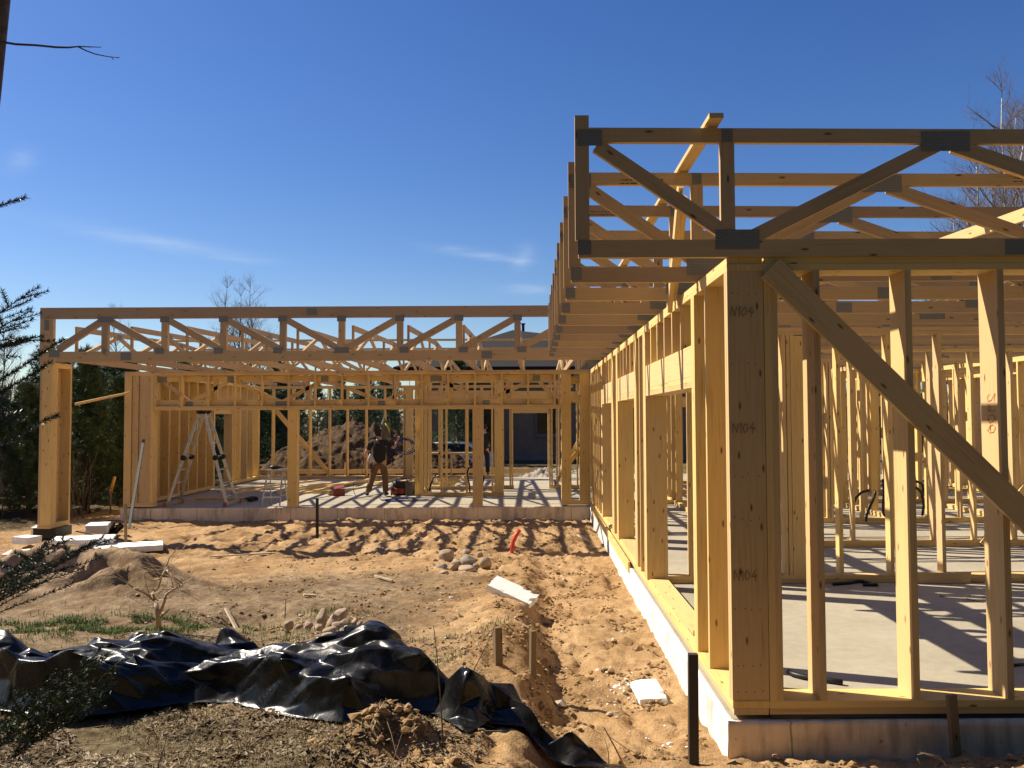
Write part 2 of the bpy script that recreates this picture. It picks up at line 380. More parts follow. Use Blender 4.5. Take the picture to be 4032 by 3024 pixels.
zb = np.clip(ss(-.5, -1.5, GX)*ss(5.9, 5.3, GY)+ss(4.2, 3.5, GY)+ss(-4, -6, GX)*ss(6.5, 5.5, GY)+.9*ss(-10, -11.5, GX)*ss(14, 17, GY)+ss(29, 32, GY)*(1-.8*np.exp(-((GX-.6)/2.5)**2-((GY-30)/3)**2))+ss(1.2, 2, GX)*ss(5.0, 4.7, GY)+.55*ss(8.6, 7.6, GY)*ss(-2, -2.6, GX), 0, 1)  # unseen ground before the front wall is darkened too, to cut its bounce light
ca = gme.color_attributes.new("zone", 'FLOAT_COLOR', 'POINT')
ca.data.foreach_set('color', np.stack([zr.ravel(), zg.ravel(), zb.ravel(), np.ones(nx*ny)], 1).astype(np.float32).ravel())
struct(link("ground", gme))

# ------------------------------------------------------------------ foundations
FX, FY, WY, WX0 = 1.29, 5.70, 19.25, -9.34
def rough_wall(name, p0, p1, ztop, zbot, nrm, mat, parent, lip=.05):
    """a rendered plinth face: a grid with an uneven, broken top edge"""
    p0, p1 = Vector(p0), Vector(p1); d = (p1-p0); ln = d.length; d.normalize(); nrm = Vector(nrm)
    nu = int(ln/.045); m = MB(); rows = [0, .06, .5, .9, 1]
    P = []
    for i in range(nu+1):
        u = ln*i/nu
        for r in rows:
            z = zbot+(ztop-zbot)*r
            off = .012*float(fbm(u*4, z*6+1, 3)); 
            if r == 1: z -= .022*max(0, float(fbm(u*5+3, 1.7, 4))+.15)
            if r >= .9: off -= .02*max(0, float(fbm(u*6, 4.4, 3)))
            q = p0+d*u+nrm*off; P.append((q.x, q.y, z))
        q = p0+d*u-nrm*lip; P.append((q.x, q.y, ztop-.004))
    k = len(rows)+1; fs = []
    for i in range(nu):
        for j in range(k-1): fs.append((i*k+j, (i+1)*k+j, (i+1)*k+j+1, i*k+j+1))
    if d.cross(Vector((0, 0, 1))).dot(nrm) < 0: fs = [f[::-1] for f in fs]
    m.add(P, fs, None, True); return m.build(name, mat, parent)
fw = thing("foundation", "low pale plinth and slab under the far garage wing", "foundation", (0, 0, 0))
m = MB(); m.box(WX0+.02, 1.32, WY+.04, 28.6, -.45, 0.0); m.build("floor_slab", MC, fw)
rough_wall("plinth_face", (WX0, WY, 0), (1.28, WY, 0), .0, -.45, (0, -1, 0), MFD, fw)
rough_wall("plinth_face", (WX0, 28.6, 0), (WX0, WY, 0), .0, -.45, (-1, 0, 0), MFD, fw)
fr = thing("foundation", "tall white-rendered plinth and slab under the near right wing", "foundation", (0, 0, 0))
m = MB(); m.box(FX+.03, 12, FY+.03, 30, -.45, 0.0); m.build("floor_slab", MC, fr)
rough_wall("plinth_face", (FX, 19.3, 0), (FX, FY, 0), .0, -.45, (-1, 0, 0), MFW, fr)
rough_wall("plinth_face", (FX, FY, 0), (12, FY, 0), .0, -.45, (0, -1, 0), MFD, fr)

# ------------------------------------------------------------------ timber walls
TK = .045
class Wall:
    """local x runs along the wall, local y from its outer face inwards (0..d)"""
    def __init__(s, name, label, loc, rz, d, group=None):
        s.t = thing(name, label, "wall frame", loc, rz, group); s.d = d
    def p(s, name, x0, x1, z0, z1, y0=0.0, y1=None, mat=None, axis=None):
        m = MB(); m.box(x0, x1, y0, s.d if y1 is None else y1, z0, z1, axis)
        return m.build(name, mat or MW, s.t)
    def stud(s, x, z0=.12, z1=3.01, w=TK, y0=0.0, y1=None, name="stud"):
        j = rng.uniform(-.004, .004)
        return s.p(name, x+j, x+j+w, z0, z1, y0, y1, axis=2)
    def plates(s, x0, x1, base=True, top=True, zs=(.03, .075, .12), tz=(3.01, 3.055, 3.1)):
        if base:
            s.p("bottom_plate", x0, x1, zs[0], zs[1]-.001, .006, s.d-.006, axis=0); s.p("bottom_plate", x0, x1, zs[1], zs[2], axis=0)
        if top:
            s.p("top_plate", x0, x1, tz[0], tz[1]-.001, axis=0); s.p("top_plate", x0+.01, x1-.01, tz[1], tz[2], .003, s.d-.003, axis=0)
    def brace(s, a, b, w, y, t=TK, name="brace"):
        m = MB(); m.board((a[0], y, a[1]), (b[0], y, b[1]), (-(b[1]-a[1]), 0, b[0]-a[0]), w, t); return m.build(name, MW, s.t)
# right wing, front wall (faces the camera)
W1 = Wall("wall_frame", "nearest wall frame facing the camera, with a long diagonal brace", (1.577, 5.72, 0), 0, .245)
W1.plates(0, 10.4)
for x in (0.002, .049): W1.stud(x)
for k in range(15): W1.stud(.335+.6275*k, y0=.0 if k else .0)
W1.brace((.02+.02, 3.02), (2.83, .23), .17, -.024)
W1.brace((5.2, 3.0), (2.62, .2), .145, .3)
mm = MB(); mm.board((0, .02, .015), (10.4, .02, .015), (0, 0, 1), .022, .03); mm.build("damp_course", MBLK, W1.t)
# right wing, long side wall: local x = +Y, local y = -X  ->  outer face at local y = d
W2 = Wall("wall_frame", "long side wall frame with window openings running away along the sunlit plinth", (1.33+.245, 5.72, 0), math.pi/2, .245)
def ly(Y): return Y-5.72
W2.plates(0, 13.5)
def st2(Ya, Yb, **k):
    n = max(1, int(round((Yb-Ya)/TK)))
    for i in range(n): W2.stud(ly(Ya)+i*(TK+.001), **k)
cs = MB(); cs.box(.005, .05, 0, .245, .12, 3.01, 2)        # corner stud, with its rows of driven nails
for z in (2.86, 2.38, 1.62, 1.33, .72, .36, .19):
    for y in (.05, .11, .165, .215):
        q_ = Vector((.0042, y+rng.uniform(-.012, .012), z+rng.uniform(-.012, .012))); cs.tube([q_, q_+Vector((.001, 0, 0))], .0042, 6, mi=1)
cs.build("stud", [MW, MBLK], W2.t); st2(5.772, 5.815); st2(6.45, 6.495); st2(6.91, 7.05); st2(9.925, 10.14); st2(10.47, 10.515); st2(10.80, 11.03); st2(13.18, 13.42); st2(13.86, 14.2); st2(16.1, 16.34)
for k in range(6): st2(16.75+.42*k, 16.795+.42*k)
st2(19.05, 19.2)
for a, b in ((7.05, 9.925), (11.03, 13.18), (14.2, 16.1)):
    A, B = ly(a)+.002, ly(b)-.004
    W2.p("header", A, B, 2.355, 2.615, .10, .24, MWL, 0)
    W2.p("header_plate", A, B, 2.262, 2.306, .002, .242, None, 0); W2.p("header_plate", A, B, 2.308, 2.353, .002, .241, None, 0)
    n = int((B-A)/.5)
    for i in range(1, n+1): W2.stud(A+(B-A)*i/(n+1)-.02, 2.617, 3.008, name="cripple_stud")
    W2.p("sill_board", A, B-.02, .121, .134, .01, .22, None, 0)
W2.p("blocking", ly(7.35), ly(7.6), .135, .18, .02, .2, None, 1)
# partitions of the right wing
def xwall(label, Y, x0, x1, studs, d=.12, top=3.1, doubles=(), brace=None, z0=0.0, group="interior partition frames"):
    w = Wall("partition_frame", label, (x0, Y, 0), 0, d, group)
    w.plates(0, x1-x0, zs=(z0+.004, z0+.05, z0+.095))
    for x in studs: w.stud(x-x0, z0+.095)
    if brace: w.brace(*brace, .12, -.024)
    return w
P1 = xwall("first interior partition behind the near front wall, braced sill block at its foot", 10.3, 1.62, 11.6, [1.90, 2.5, 3.05, 3.1, 3.15, 3.71]+[4.33+.62*k for k in range(12)], .14)
P1.p("sill_block", 2.95, 3.65, .004, .13, -.05, -.004, None, 0)
P1.p("post", 1.55, 1.78, .095, 3.0, .005, .135, None, 2)
P2 = xwall("second interior partition of the right wing, with a diagonal brace", 13.1, 3.3, 11.6, [3.3, 4.31]+[4.92+.624*k for k in range(11)], .12)
P2.brace((3.6, .03), (5.6, 2.6), .11, -.03)
P3 = xwall("third interior partition, beyond the braced one", 16.0, 3.3, 11.6, [3.3, 3.95, 4.6, 5.56, 5.62, 6.2, 6.82, 7.44, 8.05, 8.66, 9.3, 9.9, 10.5], .12)
PD = xwall("fourth interior partition, deep in the right wing", 19.6, 1.6, 11.6, [1.8, 2.4, 3.0, 3.9, 4.5, 4.55, 5.7, 6.3, 6.35, 6.9, 7.6, 8.2, 8.9, 9.5, 10.1, 10.8], .12)
W5 = Wall("wall_frame", "rear wall frame of the right wing, facing the neighbouring plots", (1.6, 25.0, 0), 0, .245)
W5.plates(0, 10)
for k in range(17):
    if k not in (6, 10): W5.stud(.1+.6*k)
W5.p("header", .0, 10, 2.3, 2.6, .05, .2, MWL, 0)
def ywall(label, X, y0, y1, sp, d=.12, skip=()):
    w = Wall("partition_frame", label, (X+d, y0, 0), math.pi/2, d, "interior partition frames")
    w.plates(0, y1-y0, zs=(.004, .05, .095)); k = 0; y = .0
    while y < y1-y0-.05:
        if k not in skip: w.stud(y, .095)
        y += sp; k += 1
    return w
ywall("corridor partition running back from the first interior partition", 3.25, 16.2, 24.8, .6, .14, (3, 4))
ywall("short partition running back on the left of the bathroom pipes", 5.5, 16.15, 19.5, .4)
ywall("partition running back on the right of the bathroom pipes", 6.9, 16.15, 24.8, .55)
ywall("short partition between the corridor and the bathroom pipes", 4.45, 16.15, 19.5, .45)
ywall("rear partition behind the fourth one, near the middle rooms", 6.1, 19.75, 24.8, .4)
xwall("fifth interior partition, nearest the rear wall", 22.3, 3.4, 11.6, [3.5+.41*k for k in range(19)], .12)
ywall("partition along the right rear rooms", 9.0, 13.25, 24.8, .6)
W6 = Wall("wall_frame", "far right outer wall frame of the right wing", (11.95, 5.97, 0), math.pi/2, .245)
W6.plates(0, 19)
for k in range(31): W6.stud(.1+.61*k)
W6.p("header", .2, 8, 2.3, 2.55, .05, .2, MWL, 0)

# wing on the left: front wall with a wide opening
WF = Wall("wall_frame", "front wall frame of the far wing with the wide opening under a trussed header", (0, WY+.02, 0), 0, .245)
WF.plates(WX0+.05, -8.62, top=False); WF.plates(.66, 1.32, top=False)
WF.p("top_plate", WX0+.05, 1.32, 3.055, 3.1, axis=0); WF.p("top_plate", WX0+.05, 1.32, 3.01, 3.054, .003, .242, axis=0)
for a, b, y0 in ((-9.29, -9.13, 0), (-9.12, -9.08, .03), (-9.07, -8.97, .0), (-8.955, -8.925, .02), (-8.92, -8.70, .012), (-8.695, -8.63, .0)): WF.p("post", a, b, .12, 3.008, y0, None, None, 2)
WF.p("post", .66, .885, .12, 3.008, 0, None, None, 2); WF.p("post", 1.08, 1.32, .12, 3.008, 0, None, None, 2)
WF.p("header", .887, 1.078, 2.35, 2.47, .02, .2, None, 0); WF.p("header", .887, 1.078, 2.78, 2.95, .10, .2, None, 0); WF.brace((.8, .9), (1.3, 1.55), .1, .30)
WF.p("header_plate", -8.62, .655, 2.262, 2.306, axis=0); WF.p("header_plate", -8.62, .655, 2.215, 2.2615, .004, .24, axis=0)
for k in range(16):
    x = -8.62+.6075*k
    WF.stud(x, 2.308, 3.008, y1=.09, name="cripple_stud")
WF.stud(.60, 2.308, 3.008, y1=.2, name="cripple_stud")
# trussed header sitting behind the cripples
WF.p("truss_chord", -8.57, .595, 2.31, 2.45, .10, .19, None, 0); WF.p("truss_chord", -8.57, .595, 2.87, 3.0, .10, .19, None, 0)
nd = [-8.5, -7.85, -6.9, -5.75, -4.75, -3.45, -2.2, -1.05, .1, .55]
for i, (a, b) in enumerate(zip(nd, nd[1:])):
    za, zb = (2.92, 2.39) if i % 2 == 0 else (2.39, 2.92)
    if i == 0: za, zb = 2.92, 2.39
    WF.brace((a, za), (b, zb), .085, .145, .07, "truss_web")
for i, x in enumerate(nd[:-1]): 
    mm = MB(); z = 2.95 if i % 2 == 0 else 2.38; w = .17 if i % 3 else .26
    mm.board((x-w/2, .097, z-.03), (x+w/2, .097, z-.03), (0, 0, 1), .13, .004, uo=0); mm.build("nail_plate", MPL, WF.t)
for x in (-7.3, -5.2, -3.2, -1.9, -.6): WF.p("truss_web", x, x+.09, 2.45, 2.87, .11, .18, None, 2)
def free_post(x, label):
    t = thing("post", label, "post", (x, WY+.03, 0), 0, "posts under the wide header")
    m = MB(); m.box(0, .215, 0, .16, .001, 2.213, 2); m.build("shaft", MW, t); m = MB(); m.box(-.003, .218, .162, .2, .001, 2.213, 2); m.build("packing_stud", MW, t)
free_post(-5.57, "timber post under the wide header beside the small stepladder"); free_post(-1.36, "timber post under the wide header, right of the red saw")
# left wall of the wing
WL = Wall("wall_frame", "left side wall frame of the far wing, closely studded, with a door opening", (-9.08, 19.52, 0), math.pi/2, .25)
WL.plates(0, 4.7); WL.plates(6.1, 8.65); WL.p("top_plate", 4.7, 6.1, 3.02, 3.1, axis=0)
for y in (20.55, 21.15, 21.75, 22.35, 22.95, 23.55, 24.15, 24.2, 25.62, 25.9, 26.3, 26.35, 26.95, 27.5, 28.05): WL.stud(y-19.52)
WL.p("header", 4.73, 6.1, 2.16, 2.33, .02, .23, MWL, 0); WL.stud(5.1, 2.33); WL.stud(5.7, 2.33)
WL.p("sheathing", 0.05, 4.72, .12, 3.0, .2, .22, None, 2)
# back wall of the wing
WB = Wall("wall_frame", "open-studded back wall frame of the far wing, diagonally braced before the dirt mound", (-9.33, 28.2, 0), 0, .245)
WB.plates(0, 5.4, zs=(.004, .05, .095)); WB.plates(5.4, 10.7, zs=(.004, .05, .095), base=False)
for x in (-9.2, -8.68, -8.02, -7.44, -6.8, -6.2, -5.57, -4.95, -4.30): WB.stud(x+9.33, .095)
WB.p("post", 5.1, 5.34, .095, 3.0, .01, .2, None, 2)
WB.brace((.12, 2.98), (2.6, .06), .15, .27)
WB.p("window_sill", 5.4, 7.6, .80, .86, axis=0); WB.p("header", 5.4, 10.6, 2.55, 2.9, .05, .2, MWL, 0)
for x in (6.2, 6.25, 7.6, 7.65, 9.85, 10.2): WB.stud(x, .095)
WB.p("bottom_plate", 5.4, 8.2, .004, .095, axis=0)
for x in (5.5, 6.6, 7.1): WB.stud(x, .095, .8, name="cripple_stud")
# small room in the wing
B1 = xwall("front partition of the small room inside the far wing, behind the red saw", 21.85, -2.9, -.74, [-2.9, -2.855, -2.76, -2.66, -2.37, -1.72, -1.06, -.98, -.93, -.8], .14)
B2 = xwall("rear partition of the small room inside the far wing", 23.9, -2.95, -.8, [-2.95, -2.45, -1.9, -1.85, -.95, -.88], .12)
B3 = ywall("left side partition of the small room inside the far wing", -3.05, 22.0, 23.88, .47)
B1.p("post", .0+1.93, .0+2.15, .095, 3.0, -.01, .13, None, 2)
B1.p("header", .1, 2.1, 2.45, 2.72, .02, .12, MWL, 0)
DW = Wall("partition_frame", "partition with the open doorway towards the dark neighbouring house", (-.95, 24.0, 0), 0, .14, "interior partition frames")
DW.plates(0, .42, zs=(.004, .05, .095), top=False); DW.plates(1.42, 2.28, zs=(.004, .05, .095), top=False); DW.p("top_plate", 0, 2.28, 3.01, 3.1, axis=0)
for x in (0, .1, .3, .36, 1.42, 1.48, 1.62, 1.85, 2.2): DW.stud(x, .095)
DW.p("door_header", .4, 1.44, 2.14, 2.3, .0, .13, None, 0); DW.p("header", .0, 2.28, 2.45, 2.75, .03, .12, MWL, 0)
DW.brace((1.6, .1), (2.3, 1.4), .1, .17)
# carport corner pillar at the far left
CPy = 15.9
PIL = thing("pillar_frame", "short boxed timber pillar carrying the left end of the long girder truss", "pillar", (-9.27, CPy, 0))
def pp(n, *a, mat=None, axis=None): m = MB(); m.box(*a, axis); return m.build(n, mat or MW, PIL)
pp("bottom_plate", 0, .245, 0, .68, -.02, .025, axis=1); pp("bottom_plate", .003, .242, .002, .678, .026, .07, axis=1)
pp("top_plate", 0, .245, 0, .68, 3.0, 3.045, axis=1); pp("top_plate", .003, .242, .002, .678, 3.046, 3.095, axis=1)
pp("stud", .0, .05, .02, .06, .07, 3.0, axis=2); pp("stud", .052, .24, .0, .045, .07, 3.0, axis=2); pp("stud", .06, .244, .047, .19, .07, 3.0, axis=2)
pp("stud", .0, .245, .62, .678, .07, 3.0, axis=2); pp("panel", .02, .06, .19, .62, .07, 3.0, axis=2)
m = MB(); m.box(-.1, .32, .05, .62, -.2, -.022); m.build("bearing_pad", MBLK, PIL)

# ------------------------------------------------------------------ roof trusses
def memb(name, a, b, w, parent, t=TK, y=0.0, mat=None):
    m = MB(); m.board((a[0], y, a[1]), (b[0], y, b[1]), (-(b[1]-a[1]), 0, b[0]-a[0]), w, t); return m.build(name, mat or MWT, parent)
def nplate(parent, x, z, w, h, y):
    m = MB(); m.board((x-w/2, y, z), (x+w/2, y, z), (0, 0, 1), h, .003, uo=0); return m.build("nail_plate", MPL, parent)
ORD = ["first", "second", "third", "fourth", "fifth", "sixth", "seventh", "eighth", "ninth", "tenth", "eleventh", "twelfth", "thirteenth", "fourteenth", "fifteenth", "sixteenth", "seventeenth", "eighteenth", "nineteenth"]
def big_truss(x0, XR=12.2, front=.98):
    t = thing("roof_truss", "", "roof truss", (0, 0, 3.102), 0, "roof trusses over the right wing")
    zt = lambda x: .845-.0085*(x-.3)
    memb("bottom_chord", (x0+.02, .06), (XR, .06), .12, t)
    memb("top_chord", (x0+.098, zt(x0)), (XR, zt(XR)), .1, t)
    if x0 < 1: memb("end_post", (x0+.048, .121), (x0+.048, front), .096, t)
    bot = [1.42, 4.75, 8.1, 11.4]; top = [x0+.15, 2.83, 6.45, 9.8]
    segs = []
    if x0 < 1: segs.append((top[0], zt(.4)-.07, bot[0]-.06, .14))
    for i in range(4):
        if i: segs.append((top[i]+.06, zt(top[i])-.06, bot[i]-.09, .14))
        if i < 3: segs.append((bot[i]+.1, .145, top[i+1]-.06, zt(top[i+1])-.06))
    for a, b, c, d in segs: memb("web", (a, b), (c, d), .098, t, .042)
    for x in (bot[0]-.08, 11.35): memb("web_post", (x, .122), (x, zt(x)-.05), .097, t, .043)
    sd_ = -.0245
    for x in bot: nplate(t, x-.02, .12, .3, .135, sd_)
    for x in top[1:]: nplate(t, x, zt(x)-.035, .33, .135, sd_)
    if x0 < 1:
        nplate(t, x0+.1, zt(.4)-.02, .17, .11, sd_); nplate(t, x0+.06, .07, .09, .1, sd_)
    nplate(t, bot[0]-.08, zt(1.3), .075, .09, sd_); nplate(t, 3.3, .06, .16, .105, sd_); nplate(t, 7.2, zt(7.2), .2, .085, sd_)
    return t
TY = [5.73+1.06*k for k in range(19)]
tr = None
for k in range(10):
    o = big_truss(.30) if k == 0 else copy_tree(tr)
    if k == 0: tr = o; o['label'] = "dark nearest roof truss with a taller end post, over the near front wall"
    else: o['label'] = ORD[k]+" roof truss from the front along the overhanging eave of the right wing"
    o.location = (0, TY[k], 3.102); o.rotation_euler.y = rng.uniform(-.0006, .0006)
tr2 = None
for k in range(10, 19):
    o = big_truss(1.36) if k == 10 else copy_tree(tr2)
    if k == 10: tr2 = o
    o['label'] = ORD[k-10]+" truss behind the long girder over the right wing, without an overhang"
    o['group'] = "deeper roof trusses over the right wing"
    o.location = (0, TY[k]+.35, 3.102)
# printed stamps on chords and pencilled marks
def strokes(glyphs, origin, ux, uz, size, w, n, mat, name, parent, label=None):
    G = {'N': [[(0, 0), (0, 1), (.5, 0), (.55, 1)]], '1': [[(.0, .7), (.2, 1), (.2, 0)]], '0': [[(.3, 1), (.05, .75), (.02, .3), (.25, 0), (.5, .25), (.5, .75), (.3, 1)]],
         '4': [[(.4, 1), (0, .4), (.62, .42)], [(.45, .7), (.4, -.1)]], '2': [[(0, .75), (.2, 1), (.45, .85), (.4, .5), (0, 0), (.5, .05)]], '9': [[(.5, .8), (.25, 1), (0, .75), (.2, .5), (.48, .7), (.45, 0)]],
         '3': [[(0, .9), (.3, 1), (.45, .75), (.15, .5), (.45, .3), (.25, 0), (0, .1)]], '8': [[(.25, .5), (.05, .75), (.25, 1), (.45, .75), (.25, .5), (0, .25), (.25, 0), (.5, .25), (.25, .5)]]}
    m = MB(); x = 0; ux, uz, n = Vector(ux), Vector(uz), Vector(n); o = Vector(origin)
    rj = random.Random(int(origin[2]*100)); sl_ = rj.uniform(-.15, .2)
    for ch in glyphs:
        for st in G[ch]:
            st = [(p[0]+sl_*p[1]+rj.uniform(-.05, .05), p[1]*rj.uniform(.92, 1.08)+rj.uniform(-.04, .04)) for p in st]
            pts = [o + ux*((x+p[0])*size) + uz*(p[1]*size) + n*.0012 for p in st]
            for a, b in zip(pts, pts[1:]):
                m.board(a-(b-a)*.04, b+(b-a)*.04, (b-a).cross(n), w, .001)
        x += .42 if ch == '1' else .72
    ob = m.build(name, mat, parent, label); return ob
MPEN = simple("pencil_line", (.10, .077, .052), .7, var=.2); MRD = simple("red_crayon", (.50, .12, .06), .7, var=.2); MST = simple("ink_stamp", (.13, .085, .05), .8, var=.4, scale=90)
# marks on the corner stud: face at y = 5.722 (local x of the side wall = Y - 5.72, local y = 1.575 - X)
for z in (2.70, 1.91, .92):
    strokes("N104", (.0, .225, z), (0, -1, 0), (-.0, 0, 1), .062, .0032, (-1, 0, 0), MPEN, "handwritten_mark", W2.t)
strokes("2900", (.335+.6275*2-.005, .06, 2.17), (0, 0, -1), (0, 1, .1), .10, .0036, (-1, 0, 0), MRD, "handwritten_mark", W1.t)
strokes("2900", (ly(6.91)-.005, .15, 1.64), (0, 0, -1), (0, -1, .15), .07, .0036, (-1, 0, 0), MRD, "handwritten_mark", W2.t)
def stamp(parent, x, z, y, L):
    m = MB(); r = random.Random(int(x*100))
    for row in (0, 1):
        q = 0
        while q < L:
            w = r.uniform(.008, .03)
            m.board((x+q, y, z-row*.028), (x+q+w, y, z-row*.028), (0, 0, 1), r.uniform(.006, .012), .0015); q += w+r.uniform(.003, .012)
    return m.build("printed_stamp", MST, parent)
kids = [o for o in COL.objects if o.parent is None and o.name.startswith("roof_truss")]
for o, x, z in ((kids[1], .72, .83), (kids[2], .52, .83), (kids[2], 2.3, .075), (kids[1], 3.9, .83)): stamp(o, x, z, -.0235, .34)
# long girder truss across the terrace
GT = thing("girder_truss", "long double girder truss spanning the terrace from the left pillar to the right wing", "girder truss", (0, CPy, 3.1))
GT_ = .09
memb("top_chord", (-9.28, .925), (1.3, .925), .21, GT, GT_, .045); memb("bottom_chord", (-8.98, .10), (1.3, .10), .195, GT, GT_, .045)
memb("end_post", (-9.155, .002), (-9.155, .818), .245, GT, GT_, .045)
gxp = [-8.06, -6.93, -5.82, -4.70, -3.59, -2.49, -1.375, -.27, .84]
for x in gxp: memb("web_post", (x, .199), (x, .818), .118, GT, GT_-.002, .045)
gw = [((-8.95, .24), (gxp[0]-.06, .78))]
for i in range(4): gw.append(((gxp[i]+.07, .78), (gxp[i+1]-.07, .24)))
for i in range(4, 8): gw.append(((gxp[i]+.08, .24), (gxp[i+1]-.07, .78)))
for a, b in gw: memb("web", a, b, .12, GT, GT_-.006, .045)
for i, x in enumerate(gxp):
    nplate(GT, x + (.0 if i else .02), .80, .29 if i == 0 else .17, .11, -.002)
    nplate(GT, x-(.09 if 0 < i < 4 else -.08 if i > 4 else 0), .20, .06 if i == 0 else .27 if i == 4 else .17, .11, -.002)
nplate(GT, -9.15, .70, .09, .2, -.002); nplate(GT, -9.0, .16, .2, .14, -.002); nplate(GT, -7.65, .10, .2, .14, -.002); nplate(GT, -4.15, .93, .19, .13, -.002); nplate(GT, -.85, .10, .2, .14, -.002)
# low-pitched trusses of the far wing, running away from the camera
def wing_truss():
    t = thing("roof_truss", "", "roof truss", (0, 16.02, 3.102), 0, "low-pitched trusses over the far wing")
    L1, L2 = 4.75, 12.6; zt = lambda y: .63+.0231*y if y < L1 else .63+.0231*L1-.047*(y-L1)
    def b(n, a, c, w, th=.042, x=0.0): 
        m = MB(); m.board((x, a[0], a[1]), (x, c[0], c[1]), (0, -(c[1]-a[1]), c[0]-a[0]), w, th); return m.build(n, MWT, t)
    b("bottom_chord", (0.02, .06), (L2, .06), .12, .044); b("top_chord", (0, zt(0)), (L1, zt(L1)), .1, .044); b("top_chord", (L1+.001, zt(L1)), (L2, zt(L2)), .1, .044)
    b("end_post", (.025, .121), (.025, zt(0)-.052), .05)
    ys = [.1, 1.65, 3.2, 4.75, 6.3, 7.9, 9.5, 11.1, 12.3]
    for i, (a, c) in enumerate(zip(ys, ys[1:])):
        if i % 2 == 0: b("web", (a+.06, .12), (c-.05, zt(c)-.06), .075)
        else: b("web", (a+.05, zt(a)-.06), (c-.06, .12), .075)
    for y in (3.3, 6.3, 9.5): b("web_post", (y+.06, .122), (y+.06, zt(y)-.052), .07)
    for y in (1.65, 4.75, 7.9):
        m = MB(); m.board((.0238, y-.1, zt(y)-.04), (.0238, y+.1, zt(y)-.04), (0, 0, 1), .1, .003, uo=0); m.build("nail_plate", MPL, t)
    return t
wt = None
for k in range(10):
    o = wing_truss() if k == 0 else copy_tree(wt)
    if k == 0: wt = o
    o.location = (-8.66+1.052*k, 16.02, 3.102); o['label'] = ORD[k]+" low-pitched truss from the left, running back behind the long girder"
def loose(name, label, cat, a, b, wd, w, t, group=None, mat=None):
    m = MB(); m.board(a, b, wd, w, t); return tag(m.build(name, mat or MW), label, cat, group)
loose("batten", "thin batten laid across the far wing's roof trusses, nearer one", "batten", (-9.2, 21.2, 3.864+.11), (1.4, 21.2, 3.864+.11), (0, 1, 0), .05, .05, "battens on the far wing's trusses")
loose("batten", "thin batten laid across the far wing's roof trusses, farther one", "batten", (-9.2, 22.9, 3.82+.07), (1.4, 22.9, 3.82+.07), (0, 1, 0), .05, .05, "battens on the far wing's trusses")
loose("batten", "long batten lying on the right wing's trusses, its end sticking out above the nearest", "batten", (1.235, 5.55, 4.02), (1.19, 15.5, 4.02), (1, 0, 0), .095, .034)
loose("brace_board", "sloping brace board nailed from the side wall's top plate up into the third truss", "brace", (1.245, 7.62, 2.98), (1.235, 6.93, 3.93), (0, 1, .6), .09, .04)
loose("brace_board", "second shorter brace board standing beside the sloping one under the trusses", "brace", (1.30, 7.70, 3.105), (1.29, 7.02, 3.85), (0, 1, .6), .09, .04)
loose("brace_board", "sunlit runner board nailed lengthwise through the right wing's trusses at the right edge", "brace", (4.25, 6.62, 3.72), (4.25, 10.3, 3.86), (0, 0, 1), .11, .04)
loose("brace_board", "sunlit brace lower down behind the second truss on the right", "brace", (2.1, 9.5, 3.25), (4.6, 9.7, 3.9), (-.2, 0, 1), .09, .045)
loose("batten", "thin horizontal rail nailed between the left pillar and the wing's front corner", "batten", (-8.98, 16.62, 2.32), (-9.15, 19.2, 2.62), (0, 0, 1), .05, .025)
# ------------------------------------------------------------------ vegetation
def leafmat(name, cols, rough=.6, trans=.25):
    m, N, L, b = nmat(name)
    t = N.new('ShaderNodeTexCoord'); n = noise(N, L, t.outputs['Object'], 1.7, 4)
    L.new(ramp(N, L, n.outputs[0], [(.3, cols[0]), (.5, cols[1]), (.7, cols[2])]), b.inputs['Base Color'])
    b.inputs['Roughness'].default_value = rough; b.inputs['Specular IOR Level'].default_value = .3
    return m
MPINE = leafmat("pine_needles", [(.034, .058, .024), (.062, .10, .038), (.105, .15, .055)])
MSPR = leafmat("spruce_needles", [(.020, .038, .018), (.036, .062, .024), (.065, .095, .035)], .4)
MBIR = simple("birch_bark", (.44, .42, .39), .7, var=.35, scale=6)
MTWG = simple("bare_twigs", (.16, .12, .095), .85, var=.3, scale=8)
MDRY = simple("dry_stick", (.30, .22, .14), .8, var=.35, scale=14, bmp=.3)
MSTM = simple("peeled_branch", (.46, .34, .21), .75, var=.3, scale=12, bmp=.3)
def rvec(r): 
    z = r.uniform(-1, 1); a = r.uniform(0, 6.283); q = math.sqrt(1-z*z); return Vector((q*math.cos(a), q*math.sin(a), z))
def limb(m, p, d, ln, r0, r, depth, spread=.6, up=.18, nseg=4, kids=4, tw=.35):
    pts = [Vector(p)]; d = Vector(d).normalized(); rad = [r0]
    for i in range(nseg):
        d = (d + rvec(r)*.13 + Vector((0, 0, up*.35))).normalized(); pts.append(pts[-1]+d*(ln/nseg)); rad.append(r0*(1-.72*(i+1)/nseg))
    m.tube(pts, rad, 3 if depth < 2 else 5, cap=False)
    if depth <= 0: return
    for k in range(kids):
        t = r.uniform(.25, 1.0); i = min(nseg-1, int(t*nseg)); q = pts[i].lerp(pts[i+1], t*nseg-i)
        ax = rvec(r); ax = (ax - d*ax.dot(d)).normalized()
        nd = (d*(1-spread*.5)+ax*spread+Vector((0, 0, up))).normalized()
        limb(m, q, nd, ln*r.uniform(.42, .68)*(1.15-.4*t), rad[i]*.5, r, depth-1, spread, up, max(2, nseg-1), kids, tw)
